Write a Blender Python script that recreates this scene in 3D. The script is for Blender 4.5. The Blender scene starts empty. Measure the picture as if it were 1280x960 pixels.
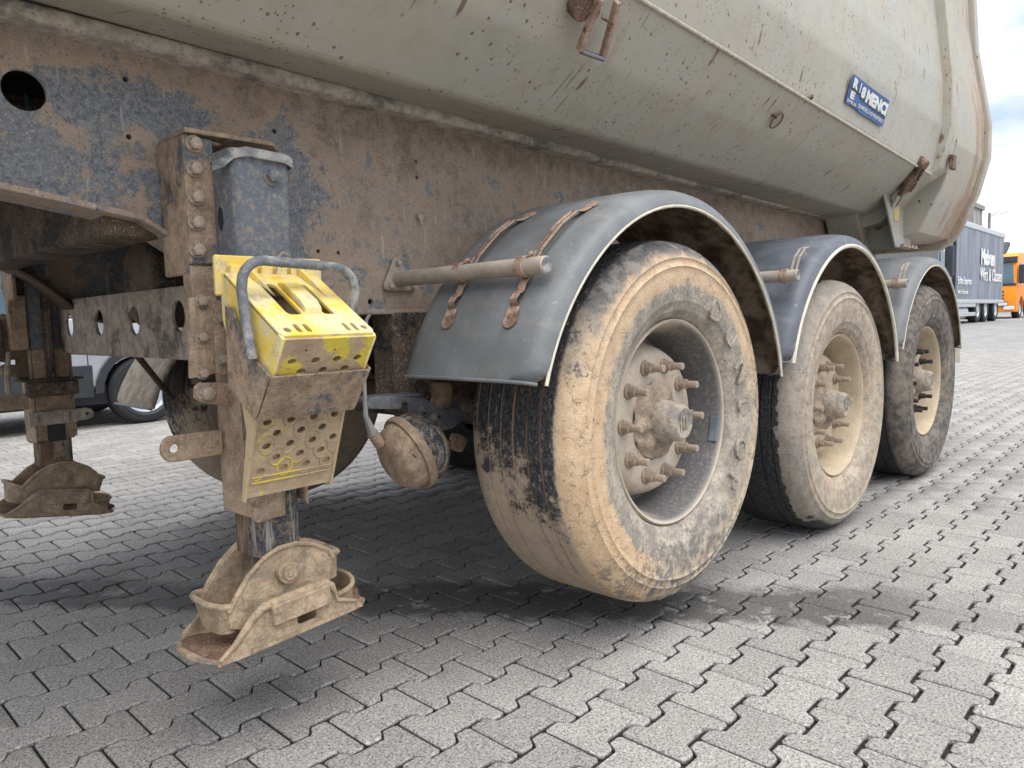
import bpy, bmesh, math, random
import numpy as np
from mathutils import Vector, Matrix
from mathutils.geometry import tessellate_polygon
random.seed(7)
PI = math.pi
sc = bpy.context.scene
COL = sc.collection
R = math.radians

# ------------------------------------------------------------------ camera
CAM = Vector((-3.169213, -1.081515, 0.922374))
YAW, PITCH, ROLL, FPX = 0.809802, 0.087391, 0.026133, 916.2525
_f = Vector((math.sin(YAW)*math.cos(PITCH), math.cos(YAW)*math.cos(PITCH), -math.sin(PITCH)))
_r0 = Vector((math.cos(YAW), -math.sin(YAW), 0)); _d0 = _f.cross(_r0)
_r = _r0*math.cos(ROLL) + _d0*math.sin(ROLL)
_d = -_r0*math.sin(ROLL) + _d0*math.cos(ROLL)
cd = bpy.data.cameras.new('camera'); cam = bpy.data.objects.new('camera', cd); COL.objects.link(cam)
cd.sensor_width = 36; cd.lens = FPX/1280*36; cd.clip_start = .05; cd.clip_end = 600
cam.matrix_world = Matrix(((_r.x, -_d.x, -_f.x, CAM.x), (_r.y, -_d.y, -_f.y, CAM.y), (_r.z, -_d.z, -_f.z, CAM.z), (0, 0, 0, 1)))
sc.camera = cam
def ray(u, v): return _f + _r*((u-640)/FPX) + _d*((v-480)/FPX)
def PY(u, v, Y):
    d = ray(u, v); return CAM + d*((Y-CAM.y)/d.y)
def PX(u, v, X):
    d = ray(u, v); return CAM + d*((X-CAM.x)/d.x)
def PZ(u, v, Z):
    d = ray(u, v); return CAM + d*((Z-CAM.z)/d.z)

# ------------------------------------------------------------------ world, sun, exposure
SUN_EL, SUN_AZ = R(70), R(205)          # azimuth measured from +Y toward +X
w = bpy.data.worlds.new('World'); sc.world = w; w.use_nodes = True
nt = w.node_tree; nt.nodes.clear()
o = nt.nodes.new('ShaderNodeOutputWorld'); bg = nt.nodes.new('ShaderNodeBackground')
sky = nt.nodes.new('ShaderNodeTexSky'); sky.sky_type = 'NISHITA'; sky.sun_disc = False
sky.sun_elevation = SUN_EL; sky.sun_rotation = SUN_AZ; sky.air_density = 1.0; sky.dust_density = 1.0
tc = nt.nodes.new('ShaderNodeTexCoord'); mp = nt.nodes.new('ShaderNodeMapping'); mp.inputs['Scale'].default_value = (1, 1, 2.6)
ns = nt.nodes.new('ShaderNodeTexNoise'); ns.inputs['Scale'].default_value = 3.2; ns.inputs['Detail'].default_value = 7; ns.inputs['Roughness'].default_value = .55
cr = nt.nodes.new('ShaderNodeMapRange'); cr.interpolation_type = 'SMOOTHSTEP'
cr.inputs['From Min'].default_value = .36; cr.inputs['From Max'].default_value = .66; cr.inputs['To Min'].default_value = .22
mx = nt.nodes.new('ShaderNodeMix'); mx.data_type = 'RGBA'; mx.inputs['B'].default_value = (9.6, 9.25, 8.9, 1)
L = nt.links.new
L(tc.outputs['Generated'], mp.inputs['Vector']); L(mp.outputs[0], ns.inputs['Vector']); L(ns.outputs['Fac'], cr.inputs['Value'])
n2 = nt.nodes.new('ShaderNodeTexNoise'); n2.inputs['Scale'].default_value = 5.5; n2.inputs['Detail'].default_value = 8; n2.inputs['Roughness'].default_value = .6
c2 = nt.nodes.new('ShaderNodeMapRange'); c2.interpolation_type = 'SMOOTHSTEP'; c2.inputs['From Min'].default_value = .35; c2.inputs['From Max'].default_value = .65
mc = nt.nodes.new('ShaderNodeMix'); mc.data_type = 'RGBA'; mc.inputs['A'].default_value = (6.6, 6.9, 7.5, 1); mc.inputs['B'].default_value = (9.6, 9.45, 9.3, 1)
sx = nt.nodes.new('ShaderNodeSeparateXYZ'); el = nt.nodes.new('ShaderNodeMapRange'); el.inputs['To Min'].default_value = .52; el.inputs['To Max'].default_value = 1.0
vm = nt.nodes.new('ShaderNodeVectorMath'); vm.operation = 'SCALE'
L(mp.outputs[0], n2.inputs['Vector']); L(n2.outputs['Fac'], c2.inputs['Value']); L(c2.outputs[0], mc.inputs['Factor']); L(mc.outputs['Result'], mx.inputs['B'])
L(cr.outputs[0], mx.inputs['Factor']); L(sky.outputs[0], mx.inputs['A']); L(tc.outputs['Generated'], sx.inputs[0]); L(sx.outputs['Z'], el.inputs['Value'])
L(mx.outputs['Result'], vm.inputs[0]); L(el.outputs[0], vm.inputs['Scale']); L(vm.outputs[0], bg.inputs['Color'])
bg.inputs['Strength'].default_value = .115; L(bg.outputs[0], o.inputs['Surface'])
sd = bpy.data.lights.new('sun', 'SUN'); sun = bpy.data.objects.new('sun', sd); COL.objects.link(sun)
sd.energy = 1.45; sd.angle = R(65); sd.color = (1, .965, .91)
sdir = Vector((math.sin(SUN_AZ)*math.cos(SUN_EL), math.cos(SUN_AZ)*math.cos(SUN_EL), math.sin(SUN_EL)))
sun.rotation_euler = sdir.to_track_quat('Z', 'Y').to_euler()
sc.view_settings.view_transform = 'Standard'; sc.view_settings.look = 'None'
sc.view_settings.exposure = 1.34; sc.view_settings.gamma = 1

# ------------------------------------------------------------------ node material helper
class NT:
    def __init__(s, name, coord='Object', rnd=False):
        s.m = bpy.data.materials.new(name); s.m.use_nodes = True; s.t = s.m.node_tree; s.t.nodes.clear()
        s.o = s.t.nodes.new('ShaderNodeOutputMaterial'); s.b = s.t.nodes.new('ShaderNodeBsdfPrincipled')
        s.t.links.new(s.b.outputs[0], s.o.inputs[0])
        if coord == 'World': s.pos = s.t.nodes.new('ShaderNodeNewGeometry').outputs['Position']
        else: s.pos = s.t.nodes.new('ShaderNodeTexCoord').outputs['Object']
        s._x = None
    def lk(s, v, sock):
        if isinstance(v, bpy.types.NodeSocket): s.t.links.new(v, sock)
        elif isinstance(v, tuple) and len(v) == 3 and sock.type == 'RGBA': sock.default_value = (*v, 1)
        else: sock.default_value = v
    def vec(s, scale=(1, 1, 1), rot=(0, 0, 0), loc=(0, 0, 0)):
        n = s.t.nodes.new('ShaderNodeMapping'); s.lk(s.pos, n.inputs[0])
        n.inputs['Scale'].default_value = scale; n.inputs['Rotation'].default_value = rot; n.inputs['Location'].default_value = loc
        return n.outputs[0]
    def noise(s, scale, detail=5, rough=.6, vec=None, dist=0):
        n = s.t.nodes.new('ShaderNodeTexNoise'); s.lk(vec or s.pos, n.inputs['Vector'])
        n.inputs['Scale'].default_value = scale; n.inputs['Detail'].default_value = detail
        n.inputs['Roughness'].default_value = rough; n.inputs['Distortion'].default_value = dist
        return n.outputs['Fac']
    def vor(s, scale, vec=None, out='Distance', rand=1):
        n = s.t.nodes.new('ShaderNodeTexVoronoi'); s.lk(vec or s.pos, n.inputs['Vector']); n.inputs['Scale'].default_value = scale
        n.inputs['Randomness'].default_value = rand
        return n.outputs[out]
    def math(s, op, a, b=0.0, c=None):
        n = s.t.nodes.new('ShaderNodeMath'); n.operation = op; s.lk(a, n.inputs[0]); s.lk(b, n.inputs[1])
        if c is not None: s.lk(c, n.inputs[2])
        return n.outputs[0]
    def step(s, f, a, b, lo=0., hi=1.):
        n = s.t.nodes.new('ShaderNodeMapRange'); n.interpolation_type = 'SMOOTHSTEP'; s.lk(f, n.inputs['Value'])
        n.inputs['From Min'].default_value = a; n.inputs['From Max'].default_value = b
        n.inputs['To Min'].default_value = lo; n.inputs['To Max'].default_value = hi
        return n.outputs[0]
    def mix(s, f, a, b):
        n = s.t.nodes.new('ShaderNodeMix'); n.data_type = 'RGBA'; s.lk(f, n.inputs['Factor']); s.lk(a, n.inputs['A']); s.lk(b, n.inputs['B'])
        return n.outputs['Result']
    def mulc(s, col, f):
        n = s.t.nodes.new('ShaderNodeVectorMath'); n.operation = 'SCALE'; s.lk(col, n.inputs[0]); s.lk(f, n.inputs['Scale'])
        return n.outputs[0]
    def xyz(s):
        if s._x is None:
            n = s.t.nodes.new('ShaderNodeSeparateXYZ'); s.lk(s.pos, n.inputs[0]); s._x = n.outputs
        return s._x
    def rnd(s):
        return s.t.nodes.new('ShaderNodeObjectInfo').outputs['Random']
    def attr(s, name):
        n = s.t.nodes.new('ShaderNodeAttribute'); n.attribute_name = name; return n.outputs['Fac']
    def out(s, col, rough=.7, metal=0., bump=None, dist=.002, strength=1., spec=None):
        s.lk(col, s.b.inputs['Base Color']); s.lk(rough, s.b.inputs['Roughness']); s.lk(metal, s.b.inputs['Metallic'])
        if spec is not None: s.b.inputs['Specular IOR Level'].default_value = spec
        if bump is not None:
            n = s.t.nodes.new('ShaderNodeBump'); s.lk(bump, n.inputs['Height']); n.inputs['Distance'].default_value = dist
            n.inputs['Strength'].default_value = strength; s.lk(n.outputs[0], s.b.inputs['Normal'])
        return s.m

def plain(name, col, rough=.6, metal=0., var=.15, scale=12, bump=.0):
    n = NT(name); f = n.step(n.noise(scale), .3, .7, 1-var, 1+var)
    return n.out(n.mulc(col, f), rough, metal, bump=n.noise(scale*6) if bump else None, dist=bump or .001)

def mud_metal(name, mud=(.36, .26, .18), under=(.10, .115, .13), cover=.3, rust=(.10, .06, .042), rustamt=.62, bump=.003, streak=0):
    """steel under a crust of dried mud; cover low = more mud"""
    n = NT(name)
    big = n.noise(7, 6, .62); fine = n.noise(60, 6, .74); mid = n.noise(22, 6, .7); grit = n.noise(190, 3, .7)
    mudc = n.mix(n.step(mid, .34, .66), n.mulc(mud, .66), n.mulc(mud, 1.22))
    mudc = n.mix(n.step(fine, .50, .66, 0, .6), mudc, n.mulc(mud, .46))
    mudc = n.mix(n.step(grit, .56, .66, 0, .55), mudc, (.56, .47, .37))
    mudc = n.mix(n.step(n.vor(70), .22, .12, 0, .45), mudc, (.14, .10, .075))
    uc = n.mix(n.step(fine, .45, .7), under, n.mulc(mud, .8))
    uc = n.mix(n.step(grit, .58, .68, 0, .4), uc, (.40, .36, .31))
    c = n.mix(n.step(n.math('ADD', big, n.math('MULTIPLY', fine, .25)), cover+.1, cover+.19), uc, mudc)
    rn = n.noise(5, 7, .7, vec=n.vec(loc=(3, 7, 1), scale=(1.6, 1.6, .4) if streak else (1, 1, 1)))
    c = n.mix(n.step(rn, rustamt, rustamt+.07), c, n.mix(fine, rust, n.mulc(rust, 2.0)))
    if streak:
        c = n.mix(n.step(n.noise(14, 5, .7, vec=n.vec(scale=(3, 3, .25))), .5, .62, 0, .8), c, (.33, .31, .28))
    h = n.math('ADD', n.math('MULTIPLY', mid, 1.0), n.math('ADD', n.math('MULTIPLY', fine, .5), n.math('MULTIPLY', grit, .12)))
    return n.out(c, n.step(big, .3, .7, .75, .95), 0, bump=h, dist=bump*1.6, spec=.25)

def chassis_paint(name='chassis_paint'):
    n = NT(name); X = n.xyz()
    big = n.noise(3.6, 9, .7, dist=.3); fine = n.noise(70, 6, .75); mid = n.noise(15, 8, .76); grit = n.noise(230, 3, .7)
    blue = n.mix(n.step(fine, .36, .64), (.10, .113, .135), (.25, .26, .27))
    blue = n.mix(n.step(n.noise(8, 5, .7), .46, .66, 0, .6), blue, (.225, .22, .205))
    brown = n.mix(n.step(mid, .36, .64), (.17, .133, .108), (.36, .285, .228))
    brown = n.mix(n.step(fine, .52, .68, 0, .6), brown, (.43, .35, .28))
    brown = n.mix(n.step(n.noise(5, 5, .7, vec=n.vec(loc=(8, 2, 2))), .52, .66, 0, .55), brown, (.135, .095, .077))
    orange = n.mix(fine, (.33, .225, .15), (.48, .365, .265))
    # object x runs along the beam: more intact paint toward the front, more rust toward the axles
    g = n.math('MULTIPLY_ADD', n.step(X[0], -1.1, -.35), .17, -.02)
    gz = n.math('MULTIPLY', n.step(X[2], .13, .25), .24)  # browner below the rail: rust, with the shading there put into the colour
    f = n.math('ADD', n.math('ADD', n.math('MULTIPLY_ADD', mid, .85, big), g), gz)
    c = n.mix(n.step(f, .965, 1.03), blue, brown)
    edge = n.math('MULTIPLY', n.step(f, .93, .985), n.step(f, 1.12, 1.03))
    c = n.mix(n.math('MULTIPLY', edge, .75), c, orange)
    c = n.mix(n.step(grit, .53, .64, 0, .6), c, (.47, .41, .345))
    c = n.mix(n.step(n.vor(95), .24, .12, 0, .55), c, (.07, .06, .06))
    sp = n.step(n.vor(60), .17, .05)
    c = n.mix(n.math('MULTIPLY', sp, n.step(n.noise(14), .45, .6, 0, .8)), c, (.50, .46, .40))
    scr = n.noise(24, 3, .5, vec=n.vec(scale=(2.6, 1, .35), rot=(0, .3, 0)))
    c = n.mix(n.step(scr, .63, .70, 0, .6), c, (.47, .42, .36))
    strk = n.noise(9, 6, .75, vec=n.vec(scale=(4, 1, .4)))
    c = n.mix(n.step(strk, .54, .68, 0, .45), c, (.36, .28, .215))
    h = n.math('ADD', n.math('MULTIPLY', f, .8), n.math('ADD', n.math('MULTIPLY', fine, .4), n.math('MULTIPLY', grit, .08)))
    return n.out(c, n.step(f, .9, 1.1, .55, .9), 0, bump=h, dist=.007, spec=.3)

def body_paint(name='body_paint', tint=(.43, .41, .345)):
    n = NT(name); X = n.xyz()
    big = n.noise(1.1, 4, .5); mid = n.noise(5, 6, .6); fine = n.noise(70, 3, .6)
    c = n.mix(n.step(big, .35, .65), tint, (.40, .395, .35))
    c = n.mix(n.step(mid, .42, .68, 0, .5), c, (.45, .385, .29))
    c = n.mix(n.step(n.noise(12, 7, .75), .46, .62, 0, .3), c, (.33, .29, .22))
    vs = n.noise(7, 5, .6, vec=n.vec(scale=(3.5, .6, .5)))
    c = n.mix(n.step(vs, .52, .78, 0, .5), c, (.36, .30, .22))
    # chips: small dark rust specks, clustered, plus stretched scrapes
    d = n.vor(30, vec=n.vec(scale=(1, .9, .8)))
    sp = n.math('MULTIPLY', n.step(n.math('MULTIPLY_ADD', fine, .12, d), .23, .16), n.step(n.noise(4.5, 4), .38, .50))
    d2 = n.vor(62, vec=n.vec(scale=(1.0, .9, .8), loc=(4, 1, 2)))
    sp2 = n.math('MULTIPLY', n.step(n.math('MULTIPLY_ADD', fine, .12, d2), .25, .17), n.step(n.noise(3.5, 4, vec=n.vec(loc=(9, 2, 5))), .43, .53))
    d3 = n.vor(9, vec=n.vec(scale=(1.9, .45, .45), rot=(0, .5, 0)))
    sp3 = n.math('MULTIPLY', n.step(n.math('MULTIPLY_ADD', fine, .04, d3), .17, .12), n.step(n.noise(6, 3), .46, .56))
    ha = n.noise(14, 2, .5, vec=n.vec(scale=(5, .32, .32), rot=(0, .62, 0)))
    ln = n.step(ha, .70, .74, 0, .7)
    rc = n.mix(fine, (.13, .085, .062), (.27, .175, .12))
    c = n.mix(n.math('MULTIPLY', n.step(n.vor(9, vec=n.vec(scale=(1.6, .4, .4), rot=(0, .5, 0))), .30, .1, 0, .45), n.step(n.noise(6, 3), .5, .62)), c, (.38, .26, .16))
    for s_ in (sp, sp2, sp3, ln): c = n.mix(s_, c, rc)
    return n.out(c, .52, 0, bump=n.math('ADD', n.noise(2.2, 2), n.math('MULTIPLY', fine, .02)), dist=.02, strength=.35, spec=.35)

def fender_plastic(name, col=(.085, .10, .115)):
    n = NT(name); mid = n.noise(6, 6, .65); fine = n.noise(90, 4, .6)
    c = n.mix(n.step(mid, .35, .7), col, n.mulc(col, 1.45))
    c = n.mix(n.step(n.noise(16, 6, .7, vec=n.vec(scale=(1, .3, 1))), .5, .8, 0, .55), c, (.30, .28, .245))
    c = n.mix(n.step(n.vor(48), .10, .04, 0, .7), c, (.42, .36, .28))
    c = n.mix(n.step(n.noise(20, 2, .5, vec=n.vec(scale=(.2, 3, 2), rot=(0, 0, .5))), .71, .74, 0, .5), c, (.34, .33, .31))
    return n.out(c, n.step(mid, .3, .7, .42, .65), 0, bump=fine, dist=.0006, spec=.4)

def mudflap_inside(name='fender_inside_mud'):
    n = NT(name); mid = n.noise(9, 7, .66); fine = n.noise(50, 5, .7)
    c = n.mix(n.step(mid, .36, .62), (.075, .052, .038), (.33, .26, .19))
    c = n.mix(n.step(fine, .4, .7, 0, .4), c, (.16, .11, .08))
    return n.out(c, .95, bump=n.math('ADD', mid, n.math('MULTIPLY', fine, .4)), dist=.012, spec=.1)

def tyre_mat(name, kind):
    n = NT(name); X = n.xyz()
    r = n.math('SQRT', n.math('ADD', n.math('MULTIPLY', X[0], X[0]), n.math('MULTIPLY', X[2], X[2])))
    big = n.noise(5, 6, .62); mid = n.noise(16, 7, .7); fine = n.noise(110, 4, .65)
    circ = n.noise(40, 5, .65, vec=n.vec(scale=(1, 1, 1)))
    rub = n.mix(n.step(fine, .4, .65), (.026, .028, .032), (.075, .073, .072))
    mm = n.math('MULTIPLY_ADD', mid, .9, n.math('MULTIPLY', big, .5))     # about .7 mean
    if kind == 1:
        grey = n.mix(n.step(mid, .36, .64), (.27, .24, .20), (.47, .41, .325))
        grey = n.mix(n.step(fine, .48, .64, 0, .5), grey, (.17, .16, .145))
        tan = n.mix(n.step(mid, .35, .65), (.37, .295, .215), (.54, .44, .32))
        ora = n.mix(n.step(mid, .35, .7), (.56, .385, .235), (.65, .475, .31))
        rj = n.math('MULTIPLY_ADD', big, .08, n.math('MULTIPLY_ADD', mid, .06, r))      # about r + .07
        band = n.math('MULTIPLY', n.step(rj, .455, .475), n.step(n.math('MULTIPLY_ADD', mid, .02, X[1]), .076, .058))
        side = n.math('MULTIPLY', n.step(n.math('MULTIPLY_ADD', mid, .45, n.math('MULTIPLY', X[0], -1.0)), .36, .44), n.step(n.math('MULTIPLY_ADD', mid, -.3, X[2]), .10, -.06))
        top = n.math('MULTIPLY', n.math('MULTIPLY', n.step(rj, .575, .55), n.step(n.math('MULTIPLY_ADD', mid, .4, X[2]), .22, .42)), .75)
        ob = n.math('MULTIPLY', band, n.math('MAXIMUM', side, top))
        c = n.mix(n.step(rj, .455, .50, 0, .9), grey, tan)
        c = n.mix(ob, c, ora)
        hn = n.noise(30, 8, .8)
        hole = n.math('MULTIPLY', n.step(hn, .53, .58), n.math('MULTIPLY', n.step(rj, .47, .53, .2, .95), n.step(ob, .9, .2, .25, 1)))
        lowh = n.math('MULTIPLY', n.step(n.math('MULTIPLY_ADD', hn, .8, n.math('MULTIPLY', X[2], -1)), .70, .82, 0, .7), n.step(rj, .60, .585))
        c = n.mix(n.math('MAXIMUM', hole, n.math('MULTIPLY', lowh, n.step(hn, .46, .53))), c, (.115, .115, .115))
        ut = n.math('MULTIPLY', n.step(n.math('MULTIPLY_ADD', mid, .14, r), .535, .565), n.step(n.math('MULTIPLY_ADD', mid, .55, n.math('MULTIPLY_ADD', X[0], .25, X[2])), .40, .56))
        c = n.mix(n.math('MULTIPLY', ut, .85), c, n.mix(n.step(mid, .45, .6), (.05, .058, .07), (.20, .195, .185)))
        tread = n.step(n.math('MULTIPLY_ADD', mid, .035, X[1]), .072, .084)
        mudlow = n.step(n.math('MULTIPLY_ADD', n.noise(15, 9, .82), -1.25, n.math('MULTIPLY_ADD', X[1], .7, n.math('MULTIPLY', X[2], -1))), -.44, -.32)
        spk = n.step(n.noise(70, 5, .8, vec=n.vec(scale=(.7, 1.5, .7))), .58, .63, 0, .8)
        tr = n.mix(spk, rub, (.36, .29, .22))
        gv = n.math('PINGPONG', n.math('SUBTRACT', X[1], .100), .0225)
        gm = n.math('MULTIPLY', n.step(gv, .0048, .002), n.step(mid, .35, .5, .3, .9))
        tr = n.mix(gm, tr, (.30, .19, .12))
        tr = n.mix(mudlow, tr, n.mix(n.step(mid, .3, .7), (.34, .265, .195), (.43, .34, .25)))
        c = n.mix(tread, c, tr)
    elif kind == 2:
        c = n.mix(n.step(n.noise(24, 8, .8), .40, .60), (.30, .25, .195), (.47, .395, .31))
        c = n.mix(n.step(fine, .52, .66, 0, .4), c, (.22, .19, .16))
        c = n.mix(n.step(big, .5, .75, 0, .6), c, (.56, .40, .26))
        c = n.mix(n.step(r, .44, .50, 0, .75), c, n.mix(n.step(mid, .35, .65), (.20, .19, .17), (.34, .30, .25)))
        e = n.step(n.math('MULTIPLY_ADD', n.noise(28, 2, .5), .05, n.math('MULTIPLY_ADD', n.step(X[2], .1, -.5), .0, X[1])), .098, .106)
        lowk = n.math('MULTIPLY', n.step(n.math('MULTIPLY_ADD', n.noise(22, 3), .16, n.math('MULTIPLY', X[2], -1)), .50, .515), n.step(r, .485, .505))
        c = n.mix(n.math('MAXIMUM', e, lowk), c, n.mix(n.step(fine, .6, .7, 0, .3), rub, (.2, .17, .14)))
    else:
        c = n.mix(n.step(n.noise(24, 8, .8), .40, .60), (.075, .068, .062), (.20, .175, .15))
        c = n.mix(n.step(big, .48, .72, 0, .5), c, (.32, .26, .20))
        e = n.step(n.math('MULTIPLY_ADD', mid, .03, X[1]), .085, .11)
        c = n.mix(e, c, rub)
    # thin scuffs and cracks in the dried mud
    for sc_, lo in ((13, (0, 0, 0)), (31, (4, 2, 7))):
        cn = n.noise(sc_, 3, .55, vec=n.vec(loc=lo)); ab = n.math('ABSOLUTE', n.math('SUBTRACT', cn, .5))
        c = n.mix(n.math('MULTIPLY', n.step(ab, .006, .002, 0, .7), n.step(n.noise(6, 2, .5, vec=n.vec(loc=lo)), .45, .55)), c, (.10, .09, .08))
    c = n.mix(n.step(n.noise(150, 3, .7), .56, .66, 0, .35), c, n.mulc(c, .45))
    h = n.math('ADD', n.math('MULTIPLY', mid, .5), n.math('MULTIPLY', fine, .5))
    return n.out(c, n.step(mid, .3, .7, .7, .92), 0, bump=h, dist=.005, spec=.25)

def rim_mat(name, mud, black, amt):
    n = NT(name); mid = n.noise(9, 7, .65); fine = n.noise(80, 4, .65); X = n.xyz()
    c = n.mix(n.step(mid, .35, .65), mud, n.mulc(mud, 1.25))
    c = n.mix(n.step(fine, .5, .7, 0, .35), c, n.mulc(mud, .55))
    b = n.mix(n.step(fine, .45, .7), black, n.mulc(black, 2.6))
    side = n.step(n.math('MULTIPLY_ADD', mid, .3, n.math('MULTIPLY_ADD', X[2], -.25, X[0])), .05, .22)
    r = n.math('SQRT', n.math('ADD', n.math('MULTIPLY', X[0], X[0]), n.math('MULTIPLY', X[2], X[2])))
    c = n.mix(n.math('MULTIPLY', n.math('MULTIPLY', n.step(r, .235, .245), n.step(r, .292, .285)), n.math('MULTIPLY', side, amt)), c, b)
    return n.out(c, .7, .0, bump=n.math('ADD', mid, n.math('MULTIPLY', fine, .3)), dist=.002, spec=.35)

def paver_mat(name, stuff):
    n = NT(name, 'World'); X = n.xyz()
    rn = n.attr('rnd') if stuff else n.rnd()
    tone = n.step(rn, 0, 1, .90, 1.10)
    c = n.mix(n.step(n.noise(2.4, 5, .6), .35, .65), (.315, .30, .278), (.37, .352, .326))
    g1 = n.noise(165, 4, .8); g2 = n.noise(120, 3, .75, vec=n.vec(loc=(5, 3, 0)))
    c = n.mix(n.step(g1, .50, .58, 0, .85), c, (.10, .097, .097))
    c = n.mix(n.step(g2, .56, .63, 0, .7), c, (.56, .53, .50))
    c = n.mix(n.step(n.vor(120), .30, .16, 0, .7), c, (.06, .06, .065))
    c = n.mulc(c, tone)
    c = n.mix(n.step(n.noise(7, 5, .65), .55, .8, 0, .4), c, (.17, .16, .15))
    # damp streak running from under the trailer toward the open yard
    a = n.math('ADD', n.math('MULTIPLY', n.math('ADD', X[0], 1.30), .800), n.math('MULTIPLY', n.math('ADD', X[1], -.24), .60))
    a = n.math('MULTIPLY_ADD', n.noise(4, 5, .7), .34, a)
    wet = n.math('MULTIPLY', n.step(a, .04, .10), n.step(a, .40, .30))
    al = n.math('SUBTRACT', n.math('MULTIPLY', X[1], .8), n.math('MULTIPLY', X[0], .6))
    wet = n.math('MULTIPLY', wet, n.step(al, -.15, .35, .3, 1))
    wet = n.math('MULTIPLY', wet, n.step(n.noise(11, 5, .7), .34, .44))
    c = n.mix(n.math('MULTIPLY', wet, .95), c, n.mulc(c, .34))
    c = n.mix(n.step(X[2], -.0042, -.011), c, (.045, .041, .036))      # soil in the joints
    rg = n.step(wet, 0, 1, .86, .62)
    return n.out(c, rg, 0, bump=n.math('ADD', g1, n.math('MULTIPLY', g2, .8)), dist=.0016, spec=.3)

MT = {}
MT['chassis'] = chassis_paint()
MT['body'] = body_paint()
MT['mud'] = mud_metal('muddy_steel')
MT['mudleg'] = mud_metal('muddy_leg', cover=.42, rustamt=.60)
MT['legblue'] = mud_metal('weathered_blue_steel', mud=(.36, .30, .235), under=(.12, .138, .162), cover=.66, rustamt=.66, bump=.0015)
MT['legdark'] = mud_metal('oily_steel', mud=(.30, .22, .15), under=(.04, .045, .055), cover=.56, rustamt=.50, bump=.0012, streak=1)
MT['foot'] = mud_metal('caked_foot_steel', mud=(.43, .32, .215), under=(.17, .19, .20), cover=.33, rustamt=.74, bump=.004)
MT['footearth'] = mud_metal('caked_earth', mud=(.22, .135, .09), under=(.13, .08, .055), cover=.35, rust=(.10, .05, .03), rustamt=.6, bump=.008)
MT['rust'] = mud_metal('rusty_bracket', mud=(.40, .27, .20), under=(.20, .125, .09), cover=.4, rustamt=.55, bump=.0015)
MT['bolt'] = mud_metal('muddy_bolt', mud=(.36, .285, .22), under=(.20, .155, .12), cover=.35, rustamt=.6, bump=.0012)
MT['rail'] = mud_metal('worn_rail', mud=(.50, .45, .38), under=(.20, .195, .185), cover=.42, rustamt=.72, bump=.002)
MT['dark'] = mud_metal('dark_underbody', mud=(.12, .088, .065), under=(.03, .028, .03), cover=.42, rustamt=.7, bump=.003)
MT['beam'] = mud_metal('dusty_beam', mud=(.40, .34, .28), under=(.14, .115, .095), cover=.38, rustamt=.75, bump=.0015)
MT['tube'] = plain('dusty_tube', (.38, .325, .26), .75, 0, .15, 25, .0008)
MT['galv'] = mud_metal('galvanised_hoop', mud=(.34, .335, .32), under=(.14, .15, .165), cover=.50, rustamt=.9, bump=.0008)
MT['fender'] = fender_plastic('fender_plastic', (.145, .152, .155))
MT['fender2'] = fender_plastic('fender_plastic_blue', (.095, .105, .125))
MT['fendin'] = mudflap_inside()
MT['trim'] = plain('pale_edge', (.62, .57, .46), .6, 0, .15, 20)
MT['fenderfar'] = mud_metal('dusty_fender', mud=(.40, .34, .27), under=(.30, .29, .26), cover=.35, rustamt=.8, bump=.001)
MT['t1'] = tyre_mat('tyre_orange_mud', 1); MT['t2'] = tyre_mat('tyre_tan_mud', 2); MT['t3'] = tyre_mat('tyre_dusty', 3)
MT['r1'] = rim_mat('rim_muddy_black', (.42, .36, .285), (.065, .068, .075), .85)
MT['r2'] = rim_mat('rim_tan', (.43, .35, .245), (.03, .035, .04), 0)
MT['hub'] = mud_metal('hub_crust', mud=(.37, .29, .215), under=(.25, .2, .15), cover=.3, rustamt=.72, bump=.005)
MT['cap'] = mud_metal('hub_cap_metal', mud=(.36, .31, .25), under=(.19, .185, .18), cover=.40, rustamt=.8, bump=.002)
MT['nutdark'] = plain('dark_nut', (.035, .03, .03), .6, .2, .3, 40)
MT['weight'] = plain('lead_weight', (.16, .19, .22), .5, .3)
MT['black'] = plain('black_rubber', (.02, .021, .024), .6)
MT['hose'] = plain('grey_hose', (.30, .30, .28), .7)
MT['paver'] = paver_mat('paver_concrete', False); MT['paverfar'] = paver_mat('paver_concrete_joined', True)

def yellow_plastic():
    n = NT('yellow_plastic'); X = n.xyz(); mid = n.noise(12, 7, .7); fine = n.noise(90, 5, .7); big = n.noise(6, 4)
    c = n.mix(n.step(big, .35, .65), (.80, .55, .06), (.84, .70, .27))
    c = n.mix(n.step(mid, .40, .62, 0, .85), c, (.72, .61, .40))
    c = n.mix(n.step(n.noise(26, 7, .8), .54, .64, 0, .6), c, (.42, .32, .20))
    c = n.mix(n.step(n.math('MULTIPLY_ADD', mid, .25, n.math('MULTIPLY', X[2], -1)), .10, .26, 0, .88), c, n.mix(mid, (.42, .30, .19), (.55, .42, .28)))
    c = n.mix(n.step(fine, .60, .68, 0, .4), c, (.22, .15, .08))
    return n.out(c, .62, 0, bump=n.math('ADD', mid, fine), dist=.0012, spec=.35)
MT['yellow'] = yellow_plastic()
def yellow_ramp(name='yellow_ramp_plastic', a=.585, b=.64):
    n = NT(name); mid = n.noise(14, 6, .7); fine = n.noise(90, 5, .7); big = n.noise(11, 5, .6)
    c = n.mix(n.step(mid, .3, .7), (.36, .26, .165), (.52, .395, .26))
    c = n.mix(n.step(big, a, b, 0, .9), c, (.68, .53, .06))
    c = n.mix(n.step(fine, .56, .68, 0, .45), c, (.20, .12, .07))
    return n.out(c, .75, 0, bump=n.math('ADD', mid, fine), dist=.002, spec=.3)
MT['yramp'] = yellow_ramp(); MT['yramp2'] = yellow_ramp('yellow_ramp_upper', .47, .53)

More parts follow.
